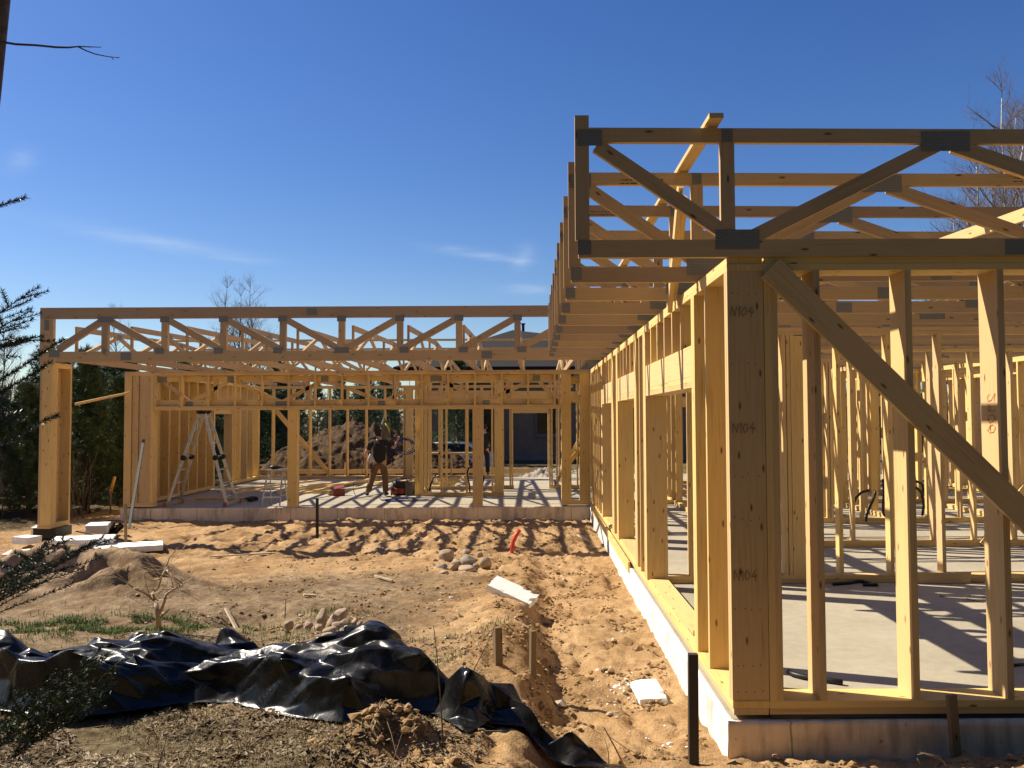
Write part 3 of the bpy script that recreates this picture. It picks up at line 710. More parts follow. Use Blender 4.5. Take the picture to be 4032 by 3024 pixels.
def bare_tree_meshes(seed, h, birch):
    r = random.Random(seed); tm = MB(); cm = MB()
    pts = [Vector((0, 0, -.3))]; n = 9; rad = [h*.0105]
    for i in range(n): pts.append(Vector((r.uniform(-.06, .06)*h*.2*(i+1)/n, r.uniform(-.06, .06)*h*.2*(i+1)/n, h*(i+1)/n))); rad.append(h*.0105*(1-.9*(i+1)/n))
    tm.tube(pts, rad, 6)
    for k in range(38):
        t = r.uniform(.22, .97); i = min(n-1, int(t*n)); q = pts[i+1].lerp(pts[min(n, i+2)], t*n-i) if i < n-1 else pts[n]
        a = r.uniform(0, 6.283); el = r.uniform(.5, 1.1)
        limb(cm, q, (math.cos(a)*math.cos(el), math.sin(a)*math.cos(el), math.sin(el)), h*.30*(1.08-t)*r.uniform(.6, 1.15)+.25, h*.0042*(1.15-t), r, 2, .75, .2, 4, 7)
    return tm, cm
def needle_tuft(vs, fs, c, d, r, L, n, w):
    for _ in range(n):
        q = (d*.8+rvec(r)).normalized()*L*r.uniform(.6, 1.1); s = q.cross(rvec(r)).normalized()*w
        o = len(vs); vs += [tuple(c-s), tuple(c+s), tuple(c+q)]; fs.append((o, o+1, o+2))
def pine_meshes(seed, h, wid, tufts=9, nn=9, L=.17, w=.012, bare=.12):
    r = random.Random(seed); tm = MB(); n = 8
    pts = [Vector((0, 0, -.3))]+[Vector((r.uniform(-.03, .03)*h*.3, r.uniform(-.03, .03)*h*.3, h*(i+1)/n)) for i in range(n)]
    tm.tube(pts, [h*.014*(1-.88*i/n) for i in range(n+1)], 6)
    vs = []; fs = []
    z = h*bare
    while z < h*.985:
        t = (z/h); nb = r.randint(4, 6); a0 = r.uniform(0, 6.283)
        for k in range(nb):
            a = a0+6.283*k/nb+r.uniform(-.35, .35); bl = wid*(1.06-t)**.8*r.uniform(.62, 1.12)
            d = Vector((math.cos(a), math.sin(a), r.uniform(.05, .5)+.35*t)).normalized()
            i = min(n, int(t*n)+1); p0 = Vector((pts[i].x, pts[i].y, z)); p = p0.copy(); bp = [p0]
            for s in range(tufts):
                p = p + d*(bl/tufts); d = (d+Vector((0, 0, .04))+rvec(r)*.09).normalized(); bp.append(p)
                if s > 0:
                    needle_tuft(vs, fs, p, d, r, L, nn, w)
                    sd2 = (d+rvec(r)*.9).normalized(); needle_tuft(vs, fs, p+sd2*L*.9, sd2, r, L, nn, w)
            tm.tube([bp[0], bp[len(bp)//2], bp[-1]], [h*.0035*(1.1-t), h*.0025*(1.1-t), .004], 3, cap=False)
        z += h*.045+.10
    needle_tuft(vs, fs, pts[-1], Vector((0, 0, 1)), r, L*1.5, 24, w)
    return tm, vs, fs
def tri_mesh(name, vs, fs, mat):
    me = bpy.data.meshes.new(name); me.from_pydata(vs, [], fs); me.materials.append(mat); me.update(); return me
PROTO = {}
def tree(kind, key, x, y, label, s=1.0, rz=None, group=None, z=None):
    zz = gz(x, y) if z is None else z
    rz = rng.uniform(0, 6.28) if rz is None else rz
    if key in PROTO:
        o = copy_tree(PROTO[key]); o.location = (x, y, zz); o.rotation_euler = (0, 0, rz); o['label'] = label
        if group: o['group'] = group
    else:
        sd0 = sum(map(ord, key))
        nm = {'pine': 'pine_tree', 'birch': 'birch_tree', 'bare': 'bare_tree', 'shrub': 'bare_shrub'}[kind]
        o = thing(nm, label, {'shrub': 'shrub'}.get(kind, 'tree'), (x, y, zz), rz, group); PROTO[key] = o
        if kind == 'pine':
            tm, vs, fs = pine_meshes(sd0, 5.6, 1.75, 10, 18, .21, .0105, .06); tm.build("trunk", MBRK, o); link("crown", tri_mesh("crown", vs, fs, MPINE), o)
        elif kind == 'shrub':
            r = random.Random(sd0); cm = MB()
            for k in range(9): limb(cm, (r.uniform(-.25, .25), r.uniform(-.25, .25), -.1), (r.uniform(-.5, .5), r.uniform(-.5, .5), 1), r.uniform(1.1, 2.1), .012, r, 2, .6, .25, 4, 4)
            cm.build("branches", MTWG, o)
        else:
            tm, cm = bare_tree_meshes(sd0, 12, kind == 'birch'); tm.build("trunk", MBIR if kind == 'birch' else MTWG, o); cm.build("crown", MTWG, o)
    o.scale = (s, s, s); return o
# young pines at the left edge of the plot
pl = [(-15.1, 22.2, .82), (-13.6, 20.6, .74), (-12.2, 23.5, .66), (-11.2, 21.4, .62), (-16.8, 25, .9), (-13.0, 26.5, .86), (-11.4, 27.5, .8), (-14.4, 28.5, .96), (-10.4, 25.2, .60), (-15.6, 18.6, .72),
      (-17.6, 21.5, .85), (-10.6, 29.5, .72), (-12.4, 31, .9), (-16.2, 31, 1.0), (-10.6, 22.6, .58), (-11.9, 20.0, .56), (-18.6, 27.5, 1.0), (-13.9, 24.2, .78)]
pl += [(rng.uniform(-19.5, -10.6), rng.uniform(20, 32), rng.uniform(.5, .76)) for _ in range(26)]
pl = [(x, y, s if x/y < -.57 else min(s, .74)) for x, y, s in pl]
for i, (x, y, s) in enumerate(pl): tree('pine', 'pine%d' % (i % 3), x, y, "dense dark young pine at the left edge of the plot", s, group="young pines left of the frame")
for i in range(34):
    x, y = rng.uniform(-18, -10.2), rng.uniform(18.4, 22); tree('shrub', 'shrub%d' % (i % 3), x, y, "leafless brown shrub below the young pines", rng.uniform(.6, 1.0), group="bare shrubs under the pines")
for i, (px, Y) in enumerate([(1035, 44), (1075, 41), (1120, 46), (1180, 50), (1425, 47), (1445, 52), (1250, 60), (1340, 58), (1540, 55), (1800, 39.0), (1830, 40.5)]):
    p = onY(px, 1640, Y); tree('pine', 'pine%d' % (i % 3), p.x, Y, "dark pine beyond the dirt mound behind the back wall", rng.uniform(.75, 1.0), group="pines beyond the dirt mound", z=-.4)
for px, Y, s, k in ((880, 40, .72, 0), (940, 41, .70, 1), (985, 39, .71, 2), (450, 42, .64, 0), (10, 33, .55, 1)):
    p = onY(px, 1640, Y); tree('bare', 'bare%d' % k, p.x, Y, "slender leafless tree rising above the far wing's roof trusses", s, group="leafless trees behind the far wing", z=-.4)
for px, Y, s, k in ((3970, 36, 1.36, 0), (3868, 39, 1.22, 1), (3785, 40, .98, 2), (4060, 34, 1.2, 1), (3690, 46, .95, 0), (4150, 38, 1.4, 2), (3930, 48, 1.4, 2), (4300, 40, 1.4, 0), (3840, 52, 1.2, 1), (4020, 44, 1.5, 2), (3740, 44, .8, 1)):
    p = onY(px, 1640, Y); tree('birch', 'birch%d' % k, p.x, Y, "white-trunked leafless birch seen above the right wing's trusses", s, group="birches behind the right wing", z=-.4)
for i in range(14):
    x = 4+2.4*i+rng.uniform(-.8, .8); y = rng.uniform(40, 50); tree('pine', 'pine%d' % (i % 3), x, y, "dark pine glimpsed between the studs of the right wing", rng.uniform(.7, 1.0), group="pines behind the right wing", z=-.4)
# the far wood, one mass
def wood_mass(name, label, spots, seed, with_bare=True):
    r = random.Random(seed); vs = []; fs = []; mi = []; lib = []
    for k in range(3):
        tm, v, f = pine_meshes(900+k, 6.0, 1.9, 6, 7, .34, .03, .06); lib.append((np.array(tm.v+v), tm.f, [tuple(len(tm.v)+q for q in g) for g in f], len(tm.f)))
    bl = []
    if with_bare:
        for k in range(3):
            r2 = random.Random(60+k); cm = MB(); cm.tube([(0, 0, -.5), (0.1, .1, 4), (0, .2, 8)], [.09, .07, .02], 4)
            for q in range(16):
                a = r2.uniform(0, 6.28); zq = r2.uniform(1.5, 7.6); limb(cm, (0, 0, zq), (math.cos(a)*.5, math.sin(a)*.5, .9), 2.2*(1.1-zq/9), .022, r2, 1, .7, .2, 3, 6)
            bl.append((np.array(cm.v), cm.f))
    V_ = []; F_l = []; M_l = []; o = 0
    for (x, y, z, s, bare) in spots:
        a = r.uniform(0, 6.28); c, sn = math.cos(a), math.sin(a)
        if bare and with_bare:
            v, f = bl[r.randrange(3)]; fl = f; ml = [1]*len(f)
        else:
            v, f1, f2, _ = lib[r.randrange(3)]; fl = f1+f2; ml = [1]*len(f1)+[0]*len(f2)
        w = v*s; V_.append(np.stack([w[:, 0]*c-w[:, 1]*sn+x, w[:, 0]*sn+w[:, 1]*c+y, w[:, 2]+z], 1))
        F_l += [tuple(o+k for k in g) for g in fl]; M_l += ml; o += len(v)
    me = arr_mesh(name, np.concatenate(V_), F_l, [MPINE, MTWG], mi=M_l)
    return tag(link(name, me), label, "wood", None, "stuff")
sp = []
for i in range(150):
    x = rng.uniform(-75, 95); y = rng.uniform(74, 120)+abs(x)*.1
    sp.append((x, y, .1, rng.uniform(.62, .95) if rng.random() < .62 else rng.uniform(.75, 1.0), rng.random() < .45))
wood_mass("far_wood", "far mixed wood of dark conifers and bare trees closing the horizon", sp, 5)
sp = [(-22+1.5*i+rng.uniform(-.4, .4), rng.uniform(-7.5, -5.6), .2, rng.uniform(1.7, 2.2), False) for i in range(34)] + [(-24+2.1*i, rng.uniform(-11, -9), .2, rng.uniform(2.4, 3.0), False) for i in range(28)] + [(6+1.7*i, rng.uniform(-3, -1), .1, rng.uniform(1.0, 1.5), False) for i in range(12)]
wood_mass("wood_edge", "tall conifer wood on the photographer's side of the plot", sp, 9, False)

# foreground spruce and pine at the left
def spruce_branch(m_st, nv, nf, p, d, ln, r, depth=1, up=.25, dens=700, nl=.023, r0=.006):
    pts = [Vector(p)]; d = Vector(d).normalized(); ns = 7
    for i in range(ns): d = (d+Vector((0, 0, up*.12))+rvec(r)*.05).normalized(); pts.append(pts[-1]+d*(ln/ns))
    m_st.tube(pts, [r0*(1-.7*i/ns) for i in range(ns+1)], 4, cap=False)
    nn = int(dens*ln)
    for k in range(nn):
        t = r.uniform(.0, 1.0)*ns; i = min(ns-1, int(t)); q = pts[i].lerp(pts[i+1], t-i); dd = (pts[i+1]-pts[i]).normalized()
        s = rvec(r); s = (s-dd*s.dot(dd)).normalized(); e = (dd*.75+s*.9+Vector((0, 0, .15))).normalized()*nl*r.uniform(.7, 1.15); w = e.cross(rvec(r)).normalized()*.0013
        o = len(nv); w *= 1.6; nv += [tuple(q-w), tuple(q+w), tuple(q+e+w*.3), tuple(q+e-w*.3)]; nf.append((o, o+1, o+2, o+3))
    if depth > 0:
        k = int(ln/.085)
        for j in range(k):
            t = (.12+.80*j/k)*ns; i = min(ns-1, int(t)); q = pts[i].lerp(pts[i+1], t-i); dd = (pts[i+1]-pts[i]).normalized()
            side = dd.cross(Vector((0, 0, 1))).normalized()*(1 if j % 2 else -1)
            spruce_branch(m_st, nv, nf, q, dd*.75+side*.75+rvec(r)*.15+Vector((0, 0, .1)), ln*.38*(1.1-t/ns)+.05, r, depth-1, up, dens, nl, r0*.5)
SP = thing("spruce_tree", "young spruce at the left edge, its dark boughs reaching into the picture", "tree", (-3.55, 4.75, gz(-3.55, 4.75)))
bz = SP.location.z
m = MB(); m.tube([(0, 0, -.2), (.03, .02, 1.5), (-.02, .03, 3.2), (0, 0, 4.6)], [.06, .05, .03, .008], 8); m.build("trunk", MBRK, SP)
def sp_bough(tip, root, seed, ln_scale=1.0, depth=1, dens=700, up=.0):
    r = random.Random(seed); st = MB(); nv = []; nf = []; a = Vector(root)-SP.location; b = Vector(tip)-SP.location
    spruce_branch(st, nv, nf, a, b-a+Vector((0, 0, -.0)), (b-a).length*ln_scale, r, depth, up, dens)
    nm = st.build("bough", MBRK, SP); link("needles", tri_mesh("needles", nv, nf, MSPR), nm)
def tip(px, py, Y): return onY(px, py, Y)
# boughs seen in the picture (tips found on the photo, each at its own distance)
for i, (t, rt) in enumerate([((190, 1158, 4.3), (-320, 1480, 4.6)), ((160, 1215, 4.4), (-340, 1500, 4.7)), ((118, 1330, 4.2), (-330, 1420, 4.6)), ((62, 815, 4.2), (-420, 1000, 4.7)), ((18, 545, 4.3), (-400, 660, 4.7)),
                            ((245, 1325, 4.0), (-280, 1690, 4.6)), ((190, 1430, 4.1), (-280, 1700, 4.6)), ((250, 1665, 3.9), (-200, 1840, 4.5)), 
                            ((268, 2050, 3.8), (-230, 2540, 4.5)), ((150, 2190, 3.9), (-260, 2500, 4.6)), ((60, 2260, 3.9), (-300, 2420, 4.6)), ((100, 1560, 4.5), (-300, 1680, 4.9)), ((40, 1700, 4.4), (-300, 1760, 4.9))]):
    tp, rp = tip(*t), tip(*rt); sp_bough(tp, rp, 20+i, 1.0, 0 if i in (5, 6, 7, 3, 4) else 1, 900 if i in (5, 6, 7, 3, 4) else 520)
for i, (t, rt) in enumerate([((345, 2555, 3.7), (60, 2960, 3.9)), ((405, 2585, 3.6), (60, 2980, 3.9)), ((485, 2715, 3.6), (40, 2985, 3.9)), ((250, 2620, 3.8), (-20, 2960, 4.0)), ((300, 2800, 3.7), (-60, 2960, 4.0)), ((130, 2700, 3.9), (-120, 2960, 4.1))]):
    sp_bough(tip(*t), tip(*rt), 50+i, 1.0, 1)
# the crown above and to the left, out of the picture, that dapples the near ground
for i in range(30):
    a = 6.283*i/30*5.3; zz = 1.0+3.4*(i/30); L = 1.25*(1-.6*i/30); r0 = Vector((-3.55, 4.75, bz+zz))
    tp = r0+Vector((math.cos(a)*L, math.sin(a)*L, .1))
    q = tp-Vector((0, 0, CAMZ)); 
    if q.y > .5 and (q.x/q.y)*F_+CX_ > -60: continue
    sp_bough(tp, r0, 100+i, 1.0, 1, 300)
PT = thing("pine_tree", "tall rough-barked pine at the top left with a thin dead branch", "tree", (-3.42, 4.62, gz(-3.42, 4.62)))
po = PT.location
pa, pb = onY(-48, 320, 4.55)-po, onY(-12, 0, 4.55)-po; ax = (pb-pa)/(pb.z-pa.z)
def on_axis(z): return pa+ax*(z-pa.z)
m = MB(); zz = [-.2, .8, 1.8, 2.6, 3.2, 3.7, 4.3, 5.2, 6.5]; m.tube([on_axis(z) for z in zz], [.095, .085, .08, .075, .066, .068, .062, .055, .04], 10); m.build("trunk", MBRK, PT)
db = [onY(-5, 163, 4.5), onY(60, 174, 4.46), onY(140, 178, 4.42), onY(220, 186, 4.4), onY(270, 187, 4.38), onY(310, 183, 4.36), onY(398, 186, 4.33)]
m = MB(); m.tube([p-po for p in db], [.007, .0062, .0058, .0055, .005, .0035, .0018], 5)
m.tube([onY(x, y, 4.37)-po for x, y in ((307, 184), (340, 200), (375, 213), (420, 222), (470, 228))], [.004, .0035, .003, .0025, .0015], 5)
for a, b in (((180, 181), (182, 184)), ((265, 187), (268, 190)), ((350, 184), (352, 189)), ((438, 224), (448, 237)), ((455, 226), (470, 226))): m.tube([onY(*a, 4.39)-po, onY(*b, 4.39)-po], [.003, .001], 4)
m.build("dead_branch", MBRK, PT)
r = random.Random(77); vs = []; fs = []; bm_ = MB()
for k in range(26):
    z = r.uniform(4.6, 6.6); a = r.uniform(1.2, 5.2); L = r.uniform(.7, 1.5); b0 = on_axis(z); d = Vector((math.cos(a), math.sin(a), .25)); bm_.tube([b0, b0+d*L], [.015, .004], 4, cap=False)
    for s in range(7): needle_tuft(vs, fs, b0+d*L*(s+2)/8, d, r, .16, 16, .006)
bm_.build("limbs", MBRK, PT); link("crown", tri_mesh("crown", vs, fs, MPINE), PT)
# ------------------------------------------------------------------ black plastic sheet
def sheet_mat():
    m, N, L, b = nmat("black_polythene")
    t = N.new('ShaderNodeTexCoord'); n = noise(N, L, t.outputs['Object'], 3.0, 6, .65, .3); n2 = noise(N, L, t.outputs['Object'], 26, 5, .6, .8)
    L.new(ramp(N, L, n.outputs[0], [(.42, (.005, .005, .005)), (.56, (.014, .014, .0135)), (.74, (.085, .077, .066))]), b.inputs['Base Color'])
    L.new(ramp(N, L, n.outputs[0], [(.35, (.22,)*3), (.7, (.42,)*3)]), b.inputs['Roughness']); b.inputs['Specular IOR Level'].default_value = .42
    vo = N.new('ShaderNodeTexVoronoi'); vo.feature = 'DISTANCE_TO_EDGE'; vo.inputs['Scale'].default_value = 5.5; vo.inputs['Randomness'].default_value = 1
    wv_ = N.new('ShaderNodeVectorMath'); wv_.operation = 'ADD'; L.new(t.outputs['Object'], wv_.inputs[0])
    dn = noise(N, L, t.outputs['Object'], 3.5, 3); sc_ = N.new('ShaderNodeVectorMath'); sc_.operation = 'SCALE'; sc_.inputs['Scale'].default_value = .5; L.new(dn.outputs['Color'], sc_.inputs[0]); L.new(sc_.outputs[0], wv_.inputs[1]); L.new(wv_.outputs[0], vo.inputs['Vector'])
    hh = mathn(N, L, 'ADD', mathn(N, L, 'MULTIPLY', mathn(N, L, 'MINIMUM', vo.outputs['Distance'], .12), 1.5), mathn(N, L, 'MULTIPLY', n2.outputs[0], .28))
    bump(N, L, hh, b, .35, .014)
    return m
MSH = sheet_mat()
def poly_dist(px, py, poly):
    d = np.full(px.shape, 1e9); ins = np.zeros(px.shape, bool); n = len(poly)
    for i in range(n):
        x0, y0 = poly[i]; x1, y1 = poly[(i+1) % n]; ex, ey = x1-x0, y1-y0
        t = np.clip(((px-x0)*ex+(py-y0)*ey)/(ex*ex+ey*ey+1e-12), 0, 1); d = np.minimum(d, np.hypot(px-x0-t*ex, py-y0-t*ey))
        c = ((y0 > py) != (y1 > py)) & (px < (x1-x0)*(py-y0)/((y1-y0) if abs(y1-y0) > 1e-12 else 1e-12)+x0); ins ^= c
    return np.where(ins, d, -d)
def ridge(n, k=2.6): return np.maximum(0, 1-np.abs(n)*k)
def plastic(name, label, poly, amp, seed, extra=None, sx=.105, sy=.056):
    """a film thrown down in long folds: flat facets meeting in sharp creases"""
    px = [p[0] for p in poly]; py = [p[1] for p in poly]; R2 = np.random.RandomState(int(seed*10))
    xs = np.arange(min(px)-.1, max(px)+.12, sx); ys = np.arange(min(py)-.1, max(py)+.12, sy)
    X, Y = np.meshgrid(xs, ys); X = X+R2.uniform(-.38, .38, X.shape)*sx; Y = Y+R2.uniform(-.38, .38, Y.shape)*sy
    D = poly_dist(X, Y, poly)
    P_ = np.array(poly); Q_ = np.roll(P_, -1, 0); bd = np.full(X.shape, 1e9); BX = X.copy(); BY = Y.copy()
    for (x0, y0), (x1, y1) in zip(P_, Q_):
        t = np.clip(((X-x0)*(x1-x0)+(Y-y0)*(y1-y0))/((x1-x0)**2+(y1-y0)**2+1e-12), 0, 1); cx, cy = x0+t*(x1-x0), y0+t*(y1-y0); dd = np.hypot(X-cx, Y-cy)
        c_ = dd < bd; bd = np.where(c_, dd, bd); BX = np.where(c_, cx, BX); BY = np.where(c_, cy, BY)
    out = D < 0; far = bd > sx*1.15
    X = np.where(out, BX+.02*pn(BX*6+seed, BY*6), X); Y = np.where(out, BY+.02*pn(BX*6+9, BY*6+seed), Y); e = ss(0, .20, np.where(out, 0, D))
    wx = X+.12*fbm(X*1.1+seed, Y*1.1, 2); wy = Y+.09*fbm(X*1.3-4, Y*1.3+seed, 2)
    def crease(ang, f, ph, k):
        q = (wx*math.cos(ang)+wy*math.sin(ang)); w = (-wx*math.sin(ang)+wy*math.cos(ang))
        return ridge(pn(q*f+ph, w*f*.20+ph*.7), k)
    h = .80*crease(1.50, 1.55, seed, 2.2) + .45*crease(1.70, 2.9, seed+7, 2.4) + .35*crease(.45, 1.3, seed+3, 2.6)*ss(-.2, .3, pn(X*.9+seed, Y*1.3)) + .25*crease(.95, 3.3, seed+5, 2.6) + .22*crease(2.3, 3.0, seed+1, 2.6)
    h = h + .35*pn(wx*.9+seed*2, wy*1.4) - .30 + R2.normal(0, .045, X.shape)
    zb = ground_h(X, Y, False)+.03
    z = zb + amp*e*(np.maximum(h, -.05)+.06) + .012
    if extra is not None: z = z+e*extra(X, Y)
    Y2 = Y - .40*(z-zb)*e + 0; X2 = X + R2.normal(0, .012, X.shape)*e
    keep = ~(out & far); ny_, nx_ = X.shape; idx = -np.ones(X.shape, int)
    q = keep[:-1, :-1] & keep[1:, :-1] & keep[:-1, 1:] & keep[1:, 1:]
    use = np.zeros(X.shape, bool); use[:-1, :-1] |= q; use[1:, :-1] |= q; use[:-1, 1:] |= q; use[1:, 1:] |= q
    idx[use] = np.arange(use.sum()); V = np.stack([X2[use], Y2[use], z[use]], 1); F = []
    for j, i in zip(*np.nonzero(q)):
        a, b, c, d = (int(idx[j, i]), int(idx[j, i+1]), int(idx[j+1, i+1]), int(idx[j+1, i]))
        # fold along the diagonal that makes the sharper crease
        if abs(V[a][2]-V[c][2]) < abs(V[b][2]-V[d][2]): F += [(a, b, c), (a, c, d)]
        else: F += [(a, b, d), (b, c, d)]
    me = bpy.data.meshes.new(name); me.from_pydata(V.tolist(), [], F); me.materials.append(MSH)
    me.polygons.foreach_set('use_smooth', np.ones(len(F), dtype=bool))
    cr = me.attributes.new("crease_edge", 'FLOAT', 'EDGE'); cr.data.foreach_set('value', np.clip(R2.normal(.42, .36, len(me.edges)), 0, .9).astype(np.float32))
    o = link(name, me); sb = o.modifiers.new("sub", 'SUBSURF'); sb.levels = 3; sb.render_levels = 3; sb.boundary_smooth = 'PRESERVE_CORNERS'
    sm = o.modifiers.new("thick", 'SOLIDIFY'); sm.thickness = .002; sm.offset = -1
    return tag(o, label, "plastic sheet")
S_ = 1.8228
def pz(lst, z): return [tuple(onZ(x*S_, y*S_, z))[:2] for x, y in lst]
back = pz([(-90, 1440), (60, 1425), (130, 1405), (220, 1392), (320, 1362), (430, 1380), (490, 1350), (575, 1360), (600, 1385), (690, 1372), (760, 1350), (850, 1350), (895, 1390), (925, 1440), (985, 1462), (1060, 1470)], .20)+pz([(1125, 1500), (1185, 1535)], .10)+pz([(1275, 1588), (1350, 1634)], -.06)
frnt = pz([(1362, 1658), (1270, 1662), (1180, 1655), (1080, 1628)], -.18)+pz([(1010, 1592), (930, 1535), (860, 1536), (760, 1566), (640, 1552), (500, 1512), (400, 1512), (300, 1530), (200, 1545), (60, 1545), (-90, 1510)], .06)
def ex1(X, Y):   # a high crumpled knot and a long smooth tail
    return .24*np.exp(-(((X+1.16)/.26)**2+((Y-6.5)/.32)**2)) + .08*np.exp(-(((X+1.9)/.5)**2+((Y-5.9)/.25)**2)) + .16*np.exp(-(((X+.55)/.55)**2+((Y-6.0)/.24)**2)) + .13*np.exp(-(((X-.05)/.45)**2+((Y-5.62)/.2)**2)) + .07*np.exp(-(((X-.4)/.25)**2+((Y-5.35)/.12)**2))
plastic("plastic_sheet", "big crumpled black plastic sheet spread across the foreground soil", back+frnt, .27, 4.3, ex1)
lump = pz([(-110, 1330), (10, 1345), (60, 1360), (105, 1390), (130, 1415), (125, 1440), (60, 1462), (-110, 1475)], .18)
plastic("plastic_sheet", "smaller bunched black plastic heap at the left edge below the sand", lump, .22, 11.7, lambda X, Y: .12*np.exp(-(((X+4.1)/.4)**2+((Y-7.1)/.35)**2)))

# ------------------------------------------------------------------ stakes, foam, stones, sticks
def stake(label, base, top, w, t, mat=MWO, lean=(0, 0), name="stake", rz=0.0):
    m = MB(); b = Vector(base); tp = Vector(top); W = Vector((math.cos(rz), math.sin(rz), 0)); m.board(b-Vector((0, 0, .25)), tp, W, w, t)
    return tag(m.build(name, mat), label, "stake", "stakes in the ground")
def st_px(label, bx, by, tx, ty, z0, w, t, mat=MWO, rz=0.0, Y=None):
    b = onZ(bx, by, z0); tp = onY(tx, ty, b.y); return stake(label, b, tp, w, t, mat, rz=rz)
st_px("taller wooden stake standing behind the right part of the black sheet", 1965, 2738, 1958, 2470, -.2, .062, .05, rz=.5)
st_px("thinner wooden stake beside the taller one behind the black sheet", 2094, 2738, 2098, 2484, -.24, .046, .036, rz=.5)
st_px("charred-looking dark stake in front of the building's near corner", 2730, 3000, 2728, 2574, -.22, .062, .05, MWB)
st_px("rough stake leaning before the near plinth at the right", 3775, 3010, 3745, 2736, -.25, .068, .03, rz=.35)
st_px("thin stake before the left end of the far plinth", 497, 2160, 494, 1984, -.22, .040, .035, MWO)
st_px("short stake in front of the left boxed pillar", 226, 2090, 222, 2023, -.16, .036, .03, MWO)
st_px("dark stake before the middle of the far plinth", 1250, 2120, 1249, 1962, -.28, .05, .04, MWB)
MORG = simple("orange_marker", (.55, .25, .04), .5, var=.15)
b = onY(436, 1935, 19.5); m = MB(); m.tube([b+Vector((0, 0, -.5)), b], .02, 5)
o = m.build("marker_post", MWO); tag(o, "dark marker post with an orange top beside the far wing's corner", "marker post")
m = MB(); m.tube([b, b+Vector((.09, 0, .34))], .035, 8); m.build("orange_cap", MORG, o)
st_px("grey stake under the dark pines left of the wing", 345, 1990, 352, 1860, -.3, .07, .05, MWO)
def foam(label, c, dims, rot, nick=True, name="foam_board", group=None):
    sx_, sy_, sz_ = dims; n = 14; vs = []; fs = []; r = random.Random(label)
    m = MB(); nu = [max(2, int(d/.05)) for d in dims]
    # six gridded faces with slightly crumbled edges
    def P(a, b2, c2):
        q = Vector(((a-.5)*sx_, (b2-.5)*sy_, (c2-.5)*sz_)); e = sum(1 for t in (a, b2, c2) if t in (0, 1))
        if e >= 2:
            rr = random.Random((round(a*997), round(b2*997), round(c2*997), label).__hash__()); k = .006 + (.02 if rr.random() < .12 else 0)
            q *= 1; q -= Vector((math.copysign(k*rr.random(), q.x), math.copysign(k*rr.random(), q.y), math.copysign(k*rr.random(), q.z)))
        return q
    for axn in range(3):
        u, v = [(1, 2), (2, 0), (0, 1)][axn]
        for sgn in (0, 1):
            base = len(vs)
            for i in range(nu[u]+1):
                for j in range(nu[v]+1):
                    t = [0, 0, 0]; t[axn] = sgn; t[u] = i/nu[u]; t[v] = j/nu[v]; vs.append(tuple(P(*t)))
            for i in range(nu[u]):
                for j in range(nu[v]):
                    a = base+i*(nu[v]+1)+j; f = (a, a+nu[v]+1, a+nu[v]+2, a+1); fs.append(f if sgn else f[::-1])
    m.add(vs, fs); o = m.build(name, MFOAM); o.location = c; o.rotation_euler = rot; return tag(o, label, "foam board", group)
G4 = "foam boards by the left pillar"
c = onZ(330, 2146, -.13); foam("white foam board on top of the others near the left pillar", (c.x, c.y, -.05), (.95, .62, .10), (0, .01, .35), group=G4)
c = onZ(520, 2170, -.2); foam("white foam board under the top one, pointing right", (c.x-.15, c.y+.1, -.155), (1.15, .6, .10), (0, 0, .42), group=G4)
c = onZ(110, 2190, -.2); foam("white foam board lowest at the left of the pile", (c.x, c.y, -.165), (.62, .55, .10), (0, .0, .3), group=G4)
c = onZ(48, 2150, -.2); foam("shaded foam board standing at the far left of the pile", (c.x+.05, c.y+.35, -.14), (.38, .3, .13), (0, 0, -.35), group=G4)
c = onZ(390, 2100, -.2); foam("white foam board standing on edge behind the pile, right of the pillar", (c.x-.12, c.y+.2, -.12), (.40, .34, .17), (.1, 0, .25), group=G4)
c = onZ(155, 2108, -.2); foam("foam offcut lying under the boxed pillar", (c.x+.05, c.y+.2, -.14), (.5, .4, .2), (0, 0, .3), group=G4)
c = onZ(2018, 2345, -.05); foam("long white foam slab tipped over the trench bank", (c.x, c.y, gz(c.x, c.y)+.05), (.56, .30, .085), (R_(12), R_(20), R_(-18)))
c = onZ(2552, 2708, -.25); foam("small white foam block in the trench by the plinth", (c.x, c.y, gz(c.x, c.y)+.03), (.235, .44, .05), (R_(3), R_(-2), R_(4)))
